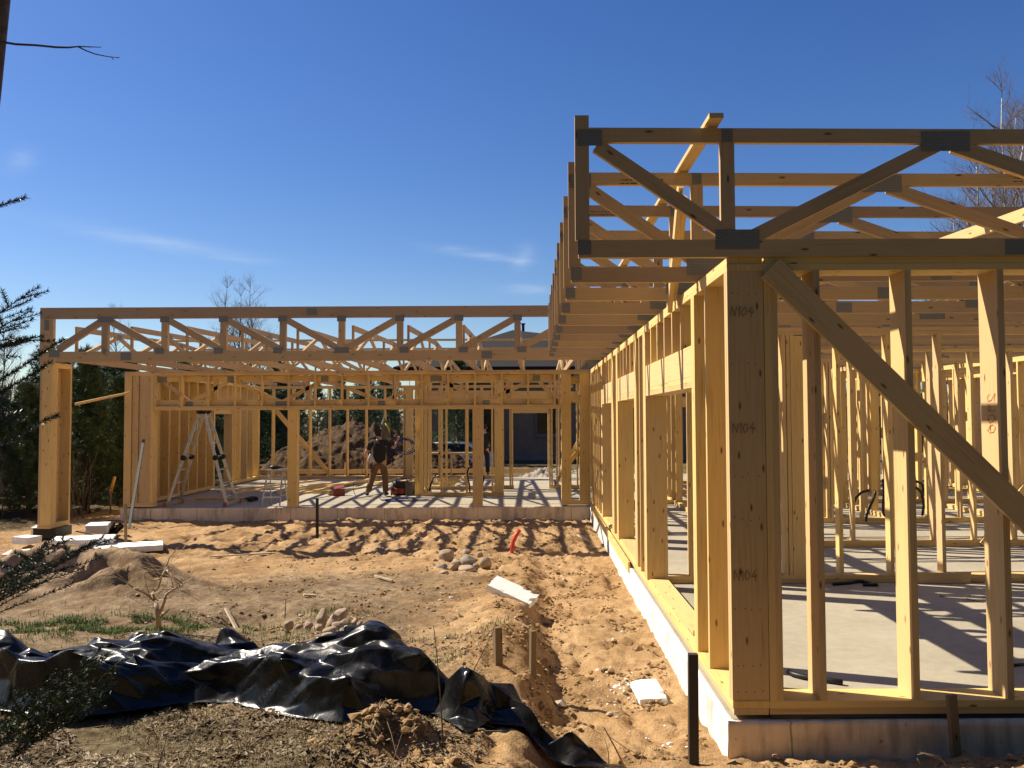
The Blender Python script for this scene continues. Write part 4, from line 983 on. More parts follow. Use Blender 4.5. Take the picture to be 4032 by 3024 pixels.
# field stones
MROCK = []
for i, (a, b_) in enumerate((((.30, .22, .14), (.42, .32, .22)), ((.20, .17, .14), (.30, .27, .23)), ((.34, .24, .17), (.46, .35, .26)))):
    m_, N, L, bs = nmat("field_stone_%s" % ("tan", "grey", "pink")[i]); t = N.new('ShaderNodeTexCoord'); n_ = noise(N, L, t.outputs['Object'], 9, 7, .7); 
    L.new(ramp(N, L, n_.outputs[0], [(.3, a), (.7, b_)]), bs.inputs['Base Color']); bs.inputs['Roughness'].default_value = .85; bump(N, L, n_.outputs[0], bs, .35, .01); MROCK.append(m_)
def rock(label, c, s, seed, rot, group, mi):
    r = random.Random(seed); nu, nv = 18, 12; vs = []; fs = []
    o1, o2 = r.uniform(0, 50), r.uniform(0, 50)
    pl_ = [(rvec(r), r.uniform(.55, .85)) for _ in range(13)]
    for j in range(nv+1):
        for i in range(nu):
            th = math.pi*j/nv; ph = 2*math.pi*i/nu; d = Vector((math.sin(th)*math.cos(ph), math.sin(th)*math.sin(ph), math.cos(th)))
            q = 1.0
            for n_, k in pl_:
                dd = d.dot(n_)
                if dd > 1e-3: q = min(q, k/dd) if k/dd < q else q
            q *= 1+.12*float(pn(d.x*1.6+o1, d.y*1.6+d.z+o2))
            vs.append((d.x*q*s[0], d.y*q*s[1], d.z*q*s[2]))
    for j in range(nv):
        for i in range(nu): fs.append((j*nu+i, (j+1)*nu+i, (j+1)*nu+(i+1) % nu, j*nu+(i+1) % nu))
    m = MB(); m.add(vs, fs, None, True); o = m.build("stone", MROCK[mi]); o.location = c; o.rotation_euler = rot
    return tag(o, label, "stone", group)
ROK1 = [(910, 295, 72, 42, 0, "big rounded tan stone at the left of the pile by the red pipe"), (1065, 318, 62, 34, 1, "flat grey stone on top of the middle of the pile by the red pipe"), (1165, 335, 44, 44, 0, "tan angular stone at the right end of the pile by the red pipe"),
        (1055, 372, 62, 26, 2, "low pinkish stone at the front of the pile by the red pipe"), (970, 365, 36, 34, 0, "upright tan stone in the front middle of the pile by the red pipe"), (890, 355, 40, 28, 1, "grey stone below the big rounded one by the red pipe"),
        (905, 392, 34, 18, 0, "small stone at the very front of the pile by the red pipe"), (985, 322, 40, 22, 2, "small stone wedged between the two biggest by the red pipe"), (1130, 285, 28, 22, 0, "small stone at the back right of the pile by the red pipe"), (1035, 270, 40, 24, 0, "pale stone at the back of the pile by the red pipe"), (1105, 355, 22, 26, 1, "narrow stone before the angular one by the red pipe")]
for i, (x, y, w, h, mi, lb) in enumerate(ROK1):
    px, py = 1200+x*.6076, 2016+(y+h*.6)*.6076; g = -.20; p = onZ(px, py, g+.0); k = p.y/3330*.6076
    zc = gz(p.x, p.y); rock(lb, (p.x, p.y+(.12 if y < 300 else 0), onY(1200+x*.6076, 2016+y*.6076, p.y).z), (w*k*1.05, w*k*.9, h*k*1.08), 300+i, (0, 0, rng.uniform(-.4, .4)), "stones in the pile by the red pipe", mi)
ROK2 = [(118, 690, 46, 62, 0, "tall upright tan stone in the pile behind the black sheet"), (240, 662, 46, 42, 2, "round pinkish stone at the back of the pile behind the black sheet"), (185, 712, 46, 44, 0, "leaning flat stone beside the tall one behind the black sheet"), (270, 715, 40, 28, 0, "stone at the right of the pile behind the black sheet"),
        (325, 715, 28, 30, 2, "small pink stone at the right end of the pile behind the black sheet"), (215, 738, 50, 24, 0, "low flat stone in the middle of the pile behind the black sheet"), (165, 765, 48, 26, 0, "low slab in front of the tall stone behind the black sheet"), (95, 748, 34, 26, 0, "squat stone at the foot of the tall one behind the black sheet"),
        (255, 765, 36, 24, 1, "dark stone in front of the right ones behind the black sheet"), (150, 800, 40, 24, 2, "half buried stone touching the black sheet"), (355, 725, 22, 24, 0, "little stone beside the sheet's raised fold"), (20, 735, 34, 24, 2, "stone lying left of the pile behind the black sheet"), (-40, 745, 30, 20, 0, "pale stone farther left behind the black sheet"), (-105, 735, 40, 30, 0, "round stone at the far left behind the black sheet")]
for i, (x, y, w, h, mi, lb) in enumerate(ROK2):
    px, py = 1200+x*.6076, 2016+y*.6076; p = onZ(1200+x*.6076, 2016+(y+h)*.6076, -.02); 
    Y = 8.15-(y-690)*.0035; k = Y/3330*.6076; c = onY(px, py, Y); rock(lb, c, (w*k*1.05, w*k*.85, h*k*1.1), 400+i, (0, 0, rng.uniform(-.5, .5)), "stones in the pile behind the black sheet", mi)
m = MB(); b0 = onZ(2014, 2184, -.24); m.tube([b0-Vector((0, 0, .15)), b0, onY(2020, 2135, b0.y), onY(2032, 2108, b0.y+.02), onY(2046, 2086, b0.y+.05)], .034, 8)
tag(m.build("conduit_pipe", MRED), "red plastic pipe sticking up from the sand beside the stones", "pipe")
# pruned root stock with pale branches
RS = thing("dead_bush", "pale peeled dead bush standing just behind the black sheet", "bush", tuple(onZ(623, 2475, -.06)))
def rsp(x, y, dy=0.0): return onY(x*.6774, 1900+y*.6774, RS.location.y+dy)-RS.location
m = MB()
for pts, r0, r1 in ((((925, 850), (918, 790), (915, 745), (905, 690)), .030, .018), (((905, 690), (870, 660), (835, 640), (800, 625), (765, 610)), .017, .006), (((905, 690), (885, 650), (920, 610), (935, 560), (960, 500), (985, 440), (1030, 380)), .017, .004),
                    (((935, 745), (955, 690), (965, 650), (1010, 620), (1060, 600)), .018, .008), (((925, 790), (960, 760), (985, 735)), .016, .006), (((865, 660), (890, 640), (905, 620), (760, 610)), .012, .004), (((965, 500), (1000, 545), (1065, 590)), .012, .007), 
                    (((940, 560), (890, 570), (845, 555), (835, 530), (860, 510)), .010, .004), (((935, 560), (880, 520), (830, 515)), .006, .002), (((1010, 620), (900, 625), (780, 612)), .005, .002), (((870, 660), (865, 700)), .008, .004), (((955, 690), (940, 720), (930, 760)), .010, .012), (((1040, 625), (1120, 650), (1180, 665)), .005, .002), (((985, 600), (1080, 640), (1160, 690)), .004, .002)):
    P_ = [rsp(x, y, .08*math.sin(x*.03+y*.02)) for i, (x, y) in enumerate(pts)]; n_ = len(P_); m.tube(P_, [(r0+(r1-r0)*i/(n_-1)) for i in range(n_)], 6)
rb = random.Random(8)
for x, y, n_k in ((905, 690, 3), (940, 540, 4), (870, 655, 3), (1010, 620, 4), (965, 500, 4), (935, 745, 2), (1050, 600, 3), (800, 625, 2)):
    for k in range(n_k): limb(m, rsp(x, y), (rb.uniform(-1, 1), rb.uniform(-.6, .6), rb.uniform(-.1, 1)), rb.uniform(.18, .42), .0055, rb, 1, .7, .1, 4, 3)
m.build("branches", MSTM, RS)
def twig(name, label, pts, Y, r0, r1, mat=MDRY, cat="twig", group=None, tw=()):
    m = MB(); P_ = [onY(x, y, Y+.02*math.sin(i*2.1)) for i, (x, y) in enumerate(pts)]; n_ = len(P_); m.tube(P_, [r0+(r1-r0)*i/(n_-1) for i in range(n_)], 5)
    for t in tw:
        P2 = [onY(x, y, Y+.01*i) for i, (x, y) in enumerate(t)]; m.tube(P2, [r1*1.6, r1*.7][:len(P2)] if len(P2) == 2 else [r1*1.6]+[r1]*(len(P2)-2)+[r1*.6], 4)
    return tag(m.build(name, mat), label, cat, group)
twig("sapling", "thin upright sapling stem in front of the black sheet", [(1746, 3030), (1742, 2880), (1732, 2720), (1722, 2600), (1712, 2500), (1707, 2465)], 5.0, .0055, .0018, MBRK, "sapling")
twig("sapling", "short fine stem beside the sapling in front of the sheet's dark side", [(1852, 3010), (1850, 2960), (1853, 2905)], 5.1, .003, .001, MBRK, "sapling")
twig("twig", "slanting twig behind the two stakes", [(1862, 2645), (1900, 2570), (1940, 2490), (1962, 2420)], 6.4, .004, .0015, MBRK, "twig", None, [((1900, 2570), (1882, 2530), (1878, 2550))])
twig("twig", "forked dry twig poking up at the bottom before the dark stake", [(2460, 3020), (2420, 2940), (2380, 2868), (2368, 2850)], 5.15, .006, .002, MDRY, "twig", None, [((2400, 2900), (2470, 2950), (2545, 2985)), ((2520, 3010), (2535, 2960), (2548, 2925))])
twig("twig", "fine dry twig at the sheet's right tip", [(2398, 3015), (2395, 2960), (2380, 2905)], 5.2, .004, .0015, MDRY, "twig")
twig("twig", "fine bare twig rising before the near plinth", [(3725, 3015), (3700, 2980), (3640, 2965), (3612, 2972)], 5.25, .004, .0015, MDRY, "twig", None, [((3625, 3008), (3610, 2985)), ((3700, 2990), (3620, 2960))])
twig("twig", "thin twig standing right of the leaning stake", [(3826, 3015), (3828, 2995), (3824, 2982)], 5.3, .003, .0015, MDRY, "twig")
twig("twig", "bare twig standing among the litter at bottom left", [(620, 3024), (650, 2930), (668, 2860)], 4.5, .003, .001, MBRK, "twig", None, [((640, 2960), (690, 2900))])
twig("twig", "dark twig standing at the bottom left of the mound", [(905, 3030), (925, 2990), (945, 2945)], 4.6, .003, .001, MBRK, "twig")
twig("twig", "thin grey stick standing in the pit behind the stones", [(1122, 2435), (1125, 2370), (1122, 2355)], 8.6, .006, .003, MDRY, "twig")
# boards, sticks lying about on the ground
MPAL = simple("pale_offcut", (.50, .40, .26), .8, var=.2)
for i, (x0, y0, x1, y1, w, lb) in enumerate(((1475, 2286, 1545, 2302, .03, "thin pale lath on the soil left of the foam slab"), (2184, 2144, 2310, 2149, .05, "pale lath lying in the sand by the far plinth corner"), (1920, 2108, 1990, 2104, .05, "short lath in the sand below the far plinth"),
                                             (2280, 2092, 2325, 2112, .10, "broken plank end leaning in the corner of the two plinths"), (935, 2452, 890, 2420, .04, "dry branch piece on the soil right of the bush"), (1195, 2360, 1240, 2355, .05, "dark stick on the soil left of the stones"), (820, 2203, 1080, 2175, .03, "long thin stick on the soil by the hollow"))):
    a = onZ(x0, y0, -.2); b_ = onZ(x1, y1, -.2); a.z = gz(a.x, a.y)+.03; b_.z = gz(b_.x, b_.y)+.03
    loose("lath", lb, "stick", a, b_, (0, 1, 0), w, .02, "sticks and laths on the ground", MPAL)
# aluminium straightedge leaning on the far wing's corner
loose("straightedge", "grey aluminium straightedge leaning on the far wing's front corner", "straightedge", onY(508, 2080, 17.6), onY(566, 1731, 19.16), (1, 0, 0), .055, .03, None, MALD)
m = MB(); r = random.Random(4)
c0 = onZ(440, 2100, -.25); 
for k in range(16):
    a = r.uniform(0, 6.28); m.board(c0+Vector((math.cos(a)*.05, math.sin(a)*.05, .0)), c0+Vector((math.cos(a)*.2, math.sin(a)*.12, r.uniform(.05, .26))), rvec(r), .10, .006)
tag(m.build("black_rag", MBLK), "crumpled black scrap lying between the foam boards and the plinth", "scrap")
m = MB(); c0 = onZ(440, 2066, -.2); m.tube([c0+Vector((.33*math.cos(a*.3), .5*math.sin(a*.3), .03+.02*math.sin(a))) for a in range(20)], .012, 5)
tag(m.build("wire_loop", MBLK), "dark loop of wire lying in the sand by the plinth's left end", "wire")
m = MB(); m.tube([onZ(x, y, -.13+.01*i) for i, (x, y) in enumerate(((300, 2092), (360, 2105), (410, 2125), (440, 2150), (420, 2165)))], .012, 5)
m.tube([onZ(x, y, -.16) for x, y in ((420, 2165), (460, 2150), (485, 2140))], .012, 5)
tag(m.build("wire_loop", MDRY), "tan cord curling over the foam boards", "cord")
# sill board standing along the side plinth
loose("plank", "plank standing on edge along the far end of the side wall's plinth", "plank", (1.285, 11.4, .01), (1.285, 18.6, .04), (0, 0, 1), .14, .025)
# ------------------------------------------------------------------ behind the wing: dirt mound, thicket, house, car
def mound(name, label, cat, cx, cy, rx, ry, h, seed, mat, res=110):
    u = np.linspace(-1.25, 1.25, res); X, Y = np.meshgrid(cx+u*rx, cy+u*ry)
    q = np.hypot((X-cx)/rx, (Y-cy)/ry)+.16*fbm(X*.6+seed, Y*.6, 3)
    z = h*np.clip(1-q, 0, 1)**.75*(1+.25*fbm(X*.55+seed, Y*.8, 2)) + .26*np.abs(fbm(X*1.1+seed, Y*1.3, 5, .62))*ss(1.05, .8, q) + .16*np.maximum(0, fbm(X*4+seed, Y*4, 4, .65))*ss(1.1, .8, q)
    z = ground_h(X, Y, False)-.12+z; V = np.stack([X.ravel(), Y.ravel(), z.ravel()], 1)
    ii = (np.arange(res-1)[:, None]*res+np.arange(res-1)[None, :]).ravel(); F = np.stack([ii, ii+1, ii+res+1, ii+res], 1)
    return tag(link(name, arr_mesh(name, V, F, mat, smooth=True)), label, cat)
MEAR = simple("dug_earth", (.085, .053, .029), .95, var=.5, scale=6, bmp=.8, spec=.1)
MGRV = simple("grey_gravel", (.30, .27, .23), .9, var=.4, scale=30, bmp=.8, spec=.1)
mound("dirt_mound", "large brown dug earth mound behind the back wall frame", "mound", -7.3, 34.5, 3.7, 2.4, 2.25, 3.1, MEAR, 150)
mound("dirt_mound", "lower brown earth mound behind the small room", "mound", -4.2, 33.5, 2.2, 1.8, 1.45, 8.4, MEAR)
mound("gravel_heap", "grey gravel heap outside the open doorway", "heap", 1.0, 30.6, 1.7, 1.3, .55, 5.5, MGRV)
sp = []
for i in range(70): sp.append((rng.uniform(-40, -11), rng.uniform(31, 46), -.3, rng.uniform(.42, .62), rng.random() < .3))
for i in range(230):
    x = rng.uniform(-36, 60); y = rng.uniform(46, 66)
    if -8 < x < 9 and y < 58: continue
    sp.append((x, y, -.35, rng.uniform(.38, .62) if x < 4 else rng.uniform(.55, .85), rng.random() < .42))
wood_mass("thicket", "dark young thicket beyond the dirt mound and the neighbouring house", sp, 21)
MHW = simple("dark_house_render", (.17, .137, .103), .85, var=.12, scale=3); MHR = simple("dark_roof_sheet", (.013, .0105, .009), .9, var=.15, scale=4)
MHP = simple("grey_plinth", (.16, .155, .145), .9, var=.2, scale=5); MGL = simple("dark_glass", (.012, .013, .015), .12, var=.2)
HS = thing("house", "dark grey neighbouring house with a low hipped brown roof and chimney", "house", (0, 42, -.45))
m = MB(); m.box(-5.2, 9.5, 0, 9, .6, 4.9, 0); m.build("wall", MHW, HS)
m = MB(); m.box(-5.17, 9.47, .03, 8.97, -.5, .6, 0); m.build("plinth", MHP, HS)
m = MB(); e0, e1, f0, f1 = -6.7, 11, -1.3, 10.3; ze = 4.92
rv = [(e0, f0, ze), (e1, f0, ze), (e1, f1, ze), (e0, f1, ze), (-1.05, 4.2, 7.25), (1.2, 4.3, 7.0), (5.2, 4.3, 7.0), (e0, f0, ze-.22), (e1, f0, ze-.22), (e1, f1, ze-.22), (e0, f1, ze-.22)]
m.add(rv, [(0, 1, 6, 5, 4), (1, 2, 6), (2, 3, 4, 5, 6), (3, 0, 4), (7, 8, 1, 0), (8, 9, 2, 1), (9, 10, 3, 2), (10, 7, 0, 3), (10, 9, 8, 7)]); rf = m.build("roof", MHR, HS)
m = MB(); m.box(-.55, -.40, 4.4, 4.6, 6.6, 7.6, 2); m.box(-.60, -.35, 4.35, 4.65, 7.6, 7.64, 0); m.build("chimney", MBLK, rf)
for x in (.15, 4.6, -3.2):
    m = MB(); m.box(x, x+1.25, -.05, .05, 1.55, 3.15, 2); w_ = m.build("window", MHP, HS); m = MB(); m.box(x+.08, x+1.17, -.06, -.051, 1.63, 3.07, 2); m.build("pane", MGL, w_)
    m = MB(); m.box(x-.08, x+1.33, -.16, .0, 1.49, 1.545, 0); m.build("sill", MHP, w_)
m = MB(); m.box(-6.4, 10.8, -1.42, -1.31, 4.67, 4.79, 0); m.build("gutter", MHR, rf)
MWP = simple("white_car_paint", (.72, .74, .76), .3, var=.03); MTY = simple("tyre_rubber", (.02, .02, .02), .85, var=.2)
CR = thing("parked_car", "white parked car glimpsed beyond the small room's studs", "car", (-3.9, 39, -.55))
m = MB(); prof = [(-2.1, .35), (-2.15, .75), (-1.95, .92), (-1.35, .98), (-.75, 1.42), (.9, 1.46), (1.75, 1.02), (2.1, .9), (2.15, .4)]
n_ = len(prof); vs = []
for y, k in ((-.82, 0), (-.86, 0), (.86, 0), (.82, 0)):
    for x, z in prof: vs.append((x*(1 if abs(y) < .83 else .99), y*(.86 if z > 1.1 else 1), z))
fs = []
for a in range(3):
    for i in range(n_): fs.append((a*n_+i, a*n_+(i+1) % n_, (a+1)*n_+(i+1) % n_, (a+1)*n_+i))
fs.append(tuple(range(n_-1, -1, -1))); fs.append(tuple(3*n_+i for i in range(n_))); m.add(vs, fs); m.build("body", MWP, CR)
for y in (-.80, .80):
    m = MB(); s_ = 1 if y > 0 else -1; m.add([(-1.1, y*1.03, 1.0), (1.5, y*1.03, 1.03), (.85, y*.95, 1.38), (-.68, y*.95, 1.36)], [(0, 1, 2, 3) if s_ < 0 else (3, 2, 1, 0)]); m.build("side_window", MGL, CR)
    for x in (-1.35, 1.35):
        m = MB(); m.tube([(x, y-.09, .31), (x, y+.09, .31)], .31, 18); w_ = m.build("wheel", MTY, CR); m = MB(); m.tube([(x, y-.1, .31), (x, y+.1, .31)], .19, 14); m.build("rim", MALU, w_)
# batter boards behind the back wall
BB = thing("batter_board", "long low timber batter board staked out behind the back wall frame", "batter board", (-9.2, 30.6, 0))
m = MB(); m.box(-1.5, 9.2, 0, .045, .02, .17, 0); m.build("rail", MW, BB)
for x in (-1.2, .3, 2.4, 4.6, 6.8, 9.0): m = MB(); m.box(x, x+.06, .046, .1, -.5, .22 if x != 2.4 else .42, 2); m.build("post", MW, BB)
# ------------------------------------------------------------------ things standing in the far wing
def ladder_leg(name, a0, a1, b0, b1, parent, nr, t=.065, foot=None):
    """two rails a, b from foot to top and nr rungs between them"""
    m = MB()
    for p, q in ((a0, a1), (b0, b1)): m.board(p, q, (Vector(b0)-Vector(a0)), .028, t)
    leg = m.build(name, MALU, parent)
    for k in range(nr):
        t_ = (k+.6)/nr; m = MB(); m.tube([Vector(a0).lerp(Vector(a1), t_), Vector(b0).lerp(Vector(b1), t_)], .015, 8); m.build("rung", MALU, leg)
    return leg
LD = thing("folding_ladder", "tall folding aluminium ladder standing as an A inside the wide opening", "ladder", (-7.6, 19.9, 0.001))
def lp(px, py, Y): return onY(px, py, Y)-LD.location
ap = 2.26
def gp(px, Y, z=0.03): p = onY(px, 1900, Y); return Vector((p.x, Y, z))-LD.location
A0, B0 = gp(660, 19.62), gp(708, 20.25); A1, B1 = Vector((gp(783, 19.75).x, 19.75-LD.location.y, 2.2)), Vector((gp(799, 20.2).x, 20.2-LD.location.y, 2.2))
C0, D0 = gp(895, 19.62), gp(937, 20.25); C1, D1 = Vector((gp(800, 19.75).x, 19.75-LD.location.y, 2.2)), Vector((gp(816, 20.2).x, 20.2-LD.location.y, 2.2))
l1 = ladder_leg("leg_section", A0, A1, B0, B1, LD, 7); l2 = ladder_leg("leg_section", C0, C1, D0, D1, LD, 7)
for P_, Q_ in ((A1, C1), (B1, D1)):
    m = MB(); m.tube([P_+Vector((-.0, -.04, 0)), P_+Vector((0, .04, 0))], .07, 12); m.tube([Q_+Vector((0, -.04, 0)), Q_+Vector((0, .04, 0))], .07, 12); m.tube([P_+Vector((0, 0, .02)), (P_+Q_)/2+Vector((0, 0, .06)), Q_+Vector((0, 0, .02))], .03, 6); m.build("hinge", MBLK, LD)
for a, b in ((A0, A1), (B0, B1), (C0, C1), (D0, D1)):
    q = a.lerp(b, .5); m = MB(); m.tube([q+Vector((0, -.035, 0)), q+Vector((0, .035, 0))], .062, 12); m.build("hinge", MBLK, LD)
MRU = simple("rust_orange_foot", (.35, .10, .04), .7, var=.3)
for a, b in ((A0, B0), (C0, D0)):
    d = (b-a).normalized(); m = MB(); m.board(a-d*.12+Vector((0, 0, .03)), b+d*.12+Vector((0, 0, .03)), (0, 0, 1), .07, .03); o = m.build("foot_bar", MALU, LD)
    for q in (a-d*.13, b+d*.13): m = MB(); m.board(q+Vector((0, 0, -.028)), q+Vector((0, 0, .07)), (1, 0, 0), .06, .06); m.build("foot", MRU, o)
SL = thing("stepladder", "small aluminium stepladder with a drill lying on top", "stepladder", (0, 0, .001))
bx = lambda px, Y: onY(px, 1900, Y).x
m = MB(); Yf, Yb = 19.62, 20.1
fl, fr_, tl, trr = bx(1028, Yf), bx(1102, Yf), bx(1056, 19.85), bx(1112, 19.85)
for a, b in ((fl, tl), (fr_, trr)): m.board((a, Yf, 0), (b, 19.85, .80), (0, 1, 0), .05, .022)
m.build("front_rail", MALU, SL); m = MB()
for a, b in ((fl+.08, tl+.02), (fr_+.06, trr)): m.board((a, Yb, 0), (b, 19.93, .78), (0, 1, 0), .03, .02)
m.build("rear_rail", MALU, SL)
for z in (.2, .42, .62): 
    t_ = z/.8; m = MB(); m.box(fl+(tl-fl)*t_, fr_+(trr-fr_)*t_, Yf+.23*t_-.04, Yf+.23*t_+.06, z-.012, z+.012, 0); m.build("step", MALU, SL)
m = MB(); m.box(tl-.05, trr+.06, 19.78, 20.0, .80, .83, 0); m.build("platform", MALU, SL)
def drill(label, c, rz, s=1.0):
    t = thing("cordless_drill", label, "drill", c, rz, None)
    m = MB(); m.tube([(-.09*s, 0, .035*s), (-.02*s, 0, .037*s), (.05*s, 0, .036*s), (.09*s, 0, .034*s)], [.03*s, .036*s, .034*s, .02*s], 10); m.tube([(-.02*s, 0, .03*s), (-.05*s, .09*s, .025*s), (-.06*s, .13*s, .025*s)], [.022*s, .02*s, .024*s], 8); m.build("body", MBLK, t)
    m = MB(); m.board((-.10*s, .15*s, .03*s), (-.01*s, .15*s, .03*s), (0, 1, 0), .05*s, .055*s); m.build("battery", MBLK, t)
    m = MB(); m.tube([(.09*s, 0, .034*s), (.12*s, 0, .034*s), (.17*s, 0, .034*s)], [.02*s, .014*s, .004*s], 8); m.build("chuck", MBLK, t); return t
drill("black cordless drill on top of the small stepladder", ((tl+trr)/2-.02, 19.88, .832), .3, 1.2)
c = onZ(995, 1972, .0); drill("black cordless drill lying on the slab between the two ladders", (c.x, c.y, .005), 2.9, 1.5)
# boards lying on the slab
def slab_board(label, a, b, w=.1, t=.045, z=0.0, nm="board", grp="boards lying on the far wing's slab"):
    A, B = onZ(*a, z), onZ(*b, z); A.z = B.z = z+t/2+.002; return loose(nm, label, "board", A, B, (B-A).cross(Vector((0, 0, 1))), w, t, grp)
bl = [((770, 1968), (985, 1968), .0, "board lying parallel to the slab edge by the tall ladder"), ((860, 1938), (1260, 1893), .0, "long board slanting across the slab left of the worker, farther one"), ((920, 1945), (1110, 1918), .0, "shorter board behind the stepladder"), 
      ((1085, 1942), (1420, 1897), .0, "long board reaching towards the worker's feet"), ((1160, 1924), (1300, 1905), .045, "board lying on top of the long slanting one"), ((1270, 1930), (1460, 1893), .0, "board in the pile behind the worker, lowest left"), ((1290, 1922), (1480, 1885), .046, "board on top of the pile behind the worker"), ((1330, 1938), (1500, 1908), .0, "front board of the pile beside the red box"),
      ((1340, 1915), (1560, 1880), .0, "far board running behind the worker's legs"), ((1240, 1935), (1290, 1928), .046, "short board end sticking out left of the pile"), ((1480, 1905), (1600, 1880), .0, "board lying right of the worker's feet"), ((1100, 1956), (1230, 1940), .0, "thin board beside the post under the header"), ((1580, 1899), (1640, 1888), .0, "short board before the small room")]
for a, b, z, lb in bl: slab_board(lb, a, b, .12, .045, z)
for i, (x, y) in enumerate([(1225, 1940), (1245, 1932), (1262, 1944), (1305, 1949), (1340, 1946), (1635, 1905), (1650, 1912), (1662, 1898), (1690, 1905), (1710, 1898), (1722, 1910), (1740, 1902), (1760, 1914), (1775, 1903), (1800, 1909), (1820, 1900), (1705, 1890), (1685, 1885), (1650, 1890), (1745, 1918), (1790, 1895), (1630, 1915)]):
    p = onZ(x, y, .0); a = rng.uniform(0, 3.1); L = rng.uniform(.2, .5); zc = .03 if i < 5 else rng.uniform(.04, .12); d = Vector((math.cos(a), math.sin(a)*.8, rng.uniform(-.05, .1)))*L/2
    loose("timber_offcut", "pale timber offcut in the scattered heap by the small room" if i > 4 else "pale timber offcut on the slab left of the red box", "offcut", p+Vector((0, 0, zc))-d, p+Vector((0, 0, zc))+d, (0, .3, 1), rng.uniform(.06, .14), .04, "timber offcuts in the heap by the small room" if i > 4 else "timber offcuts near the red box")
# red box, red saw, hoses
c = onZ(1335, 1952, 0); MR2 = simple("faded_red", (.24, .045, .032), .5, var=.25)
RB = thing("red_box", "open red plastic box on the slab left of the worker", "box", (c.x, c.y, .002), .2)
m = MB()
for a in ((-.15, .15, -.1, -.09), (-.15, .15, .09, .1), (-.15, -.14, -.089, .089), (.14, .15, -.089, .089)): m.box(a[0], a[1], a[2], a[3], 0, .17, 0)
m.box(-.139, .139, -.089, .089, 0, .012, 0); m.build("tub", MR2, RB); m = MB(); m.board((-.15, -.02, .20), (.12, .06, .25), (0, 1, .3), .2, .01); m.build("lid", MR2, RB)
c = onZ(1580, 1950, 0); SW = thing("compressor", "small red compressor with a dark tank on the slab right of the worker", "compressor", (c.x, c.y, .0), -.15)
m = MB(); m.tube([(-.28, 0, .12), (-.22, 0, .12), (.10, 0, .12), (.14, 0, .12)], [.06, .115, .115, .06], 14); m.build("tank", MR2, SW)
m = MB(); m.box(-.12, .16, -.1, .1, .22, .36, 0); m.tube([(-.2, 0, .29), (.2, 0, .29)], .08, 12); m.build("motor", MBLK, SW)
m = MB(); m.box(.14, .34, -.12, .12, .02, .36, 2); m.build("side_case", simple("grey_case", (.13, .11, .09), .6), SW)
m = MB(); m.tube([(-.24, -.08, .0), (-.24, -.08, .1)], .02, 6); m.tube([(.1, -.08, 0), (.1, -.08, .1)], .02, 6); m.build("foot", MBLK, SW); m = MB(); m.tube([(-.15, 0, .36), (-.1, 0, .44), (.12, 0, .44), (.18, 0, .36)], .014, 6); m.build("handle", MBLK, SW)
def hose(name, label, pts, r, mat, cat="hose"): m = MB(); m.tube(pts, r, 6); return tag(m.build(name, mat), label, cat)
r = random.Random(12); pts = []
c = onZ(1600, 1972, 0)
for k in range(64): a = k*.42; pts.append((c.x+math.cos(a)*(.42+.16*math.sin(k*.9))+.05*math.sin(k), c.y+math.sin(a)*(.28+.08*math.cos(k*1.3)), .015+.006*(k//15)))
hose("air_hose", "dark blue air hose coiled loosely on the slab before the compressor", pts, .009, MBLU)
gp2 = [(1505, 1935), (1490, 1950), (1495, 1965), (1520, 1970)]; hose("air_hose", "loop of dark hose between the worker's feet and the compressor", [onZ(x, y, .012) for x, y in [(1620, 1945), (1570, 1950), (1545, 1958), (1520, 1952), (1500, 1945), (1488, 1955), (1500, 1967), (1520, 1970)]], .009, MBLK)
# black conduits sticking up through the slabs
def conduit(label, pts, r=.012, grp="black conduits rising from the slab"): m = MB(); m.tube(pts, r, 6); return tag(m.build("conduit", MBLK), label, "conduit", grp)
conduit("black conduit leaning out at the left corner of the small room", [onY(x, y, 21.6) for x, y in ((1691, 1935), (1695, 1910), (1705, 1885), (1716, 1866))], .02)
conduit("bowed black conduit just left of the right post under the header", [onY(x, y, 21.7) for x, y in ((1850, 1940), (1849, 1910), (1843, 1885), (1840, 1862), (1846, 1840))], .02)
conduit("slanting black conduit just right of the right post under the header", [onY(x, y, 21.7) for x, y in ((1896, 1930), (1902, 1900), (1906, 1875))], .02)
q = lambda x, y, Y: onY(3000+x*.3315, 1850+y*.3315, Y)
conduit("tall black conduit bent over towards the left in the right wing", [q(1235, 615, 15.7), q(1245, 540, 15.7), q(1280, 450, 15.7), q(1320, 360, 15.7), q(1345, 290, 15.7), q(1345, 250, 15.7)], .024)
conduit("arched black conduit hooping to the left of the tall one", [q(1090, 600, 15.6), q(1085, 500, 15.6), q(1095, 400, 15.6), q(1120, 330, 15.6), q(1180, 270, 15.6), q(1275, 242, 15.6)], .024)
conduit("straight black conduit behind the third lit stud", [q(1465, 550, 15.8), q(1440, 510, 15.8), q(1440, 400, 15.8), q(1450, 280, 15.8), q(1440, 110, 15.8)], .024)
q = lambda x, y, Y: onY(3450+x*.3314, 1850+y*.3314, Y)
conduit("upper arched black conduit reaching right in the right wing", [q(400, 130, 15.9), q(470, 135, 15.9), q(540, 160, 15.9), q(560, 220, 15.9), q(545, 330, 15.9)], .024)
conduit("lower arched black conduit reaching right in the right wing", [q(400, 180, 15.7), q(460, 200, 15.7), q(520, 245, 15.7), q(550, 300, 15.7), q(565, 420, 15.7), q(548, 545, 15.7)], .024)
conduit("black pipe lying on the slab behind the near front wall", [onZ(x, y, .022) for x, y in ((3106, 2645), (3125, 2655), (3160, 2664), (3210, 2672), (3270, 2680), (3318, 2687))], .022, None)
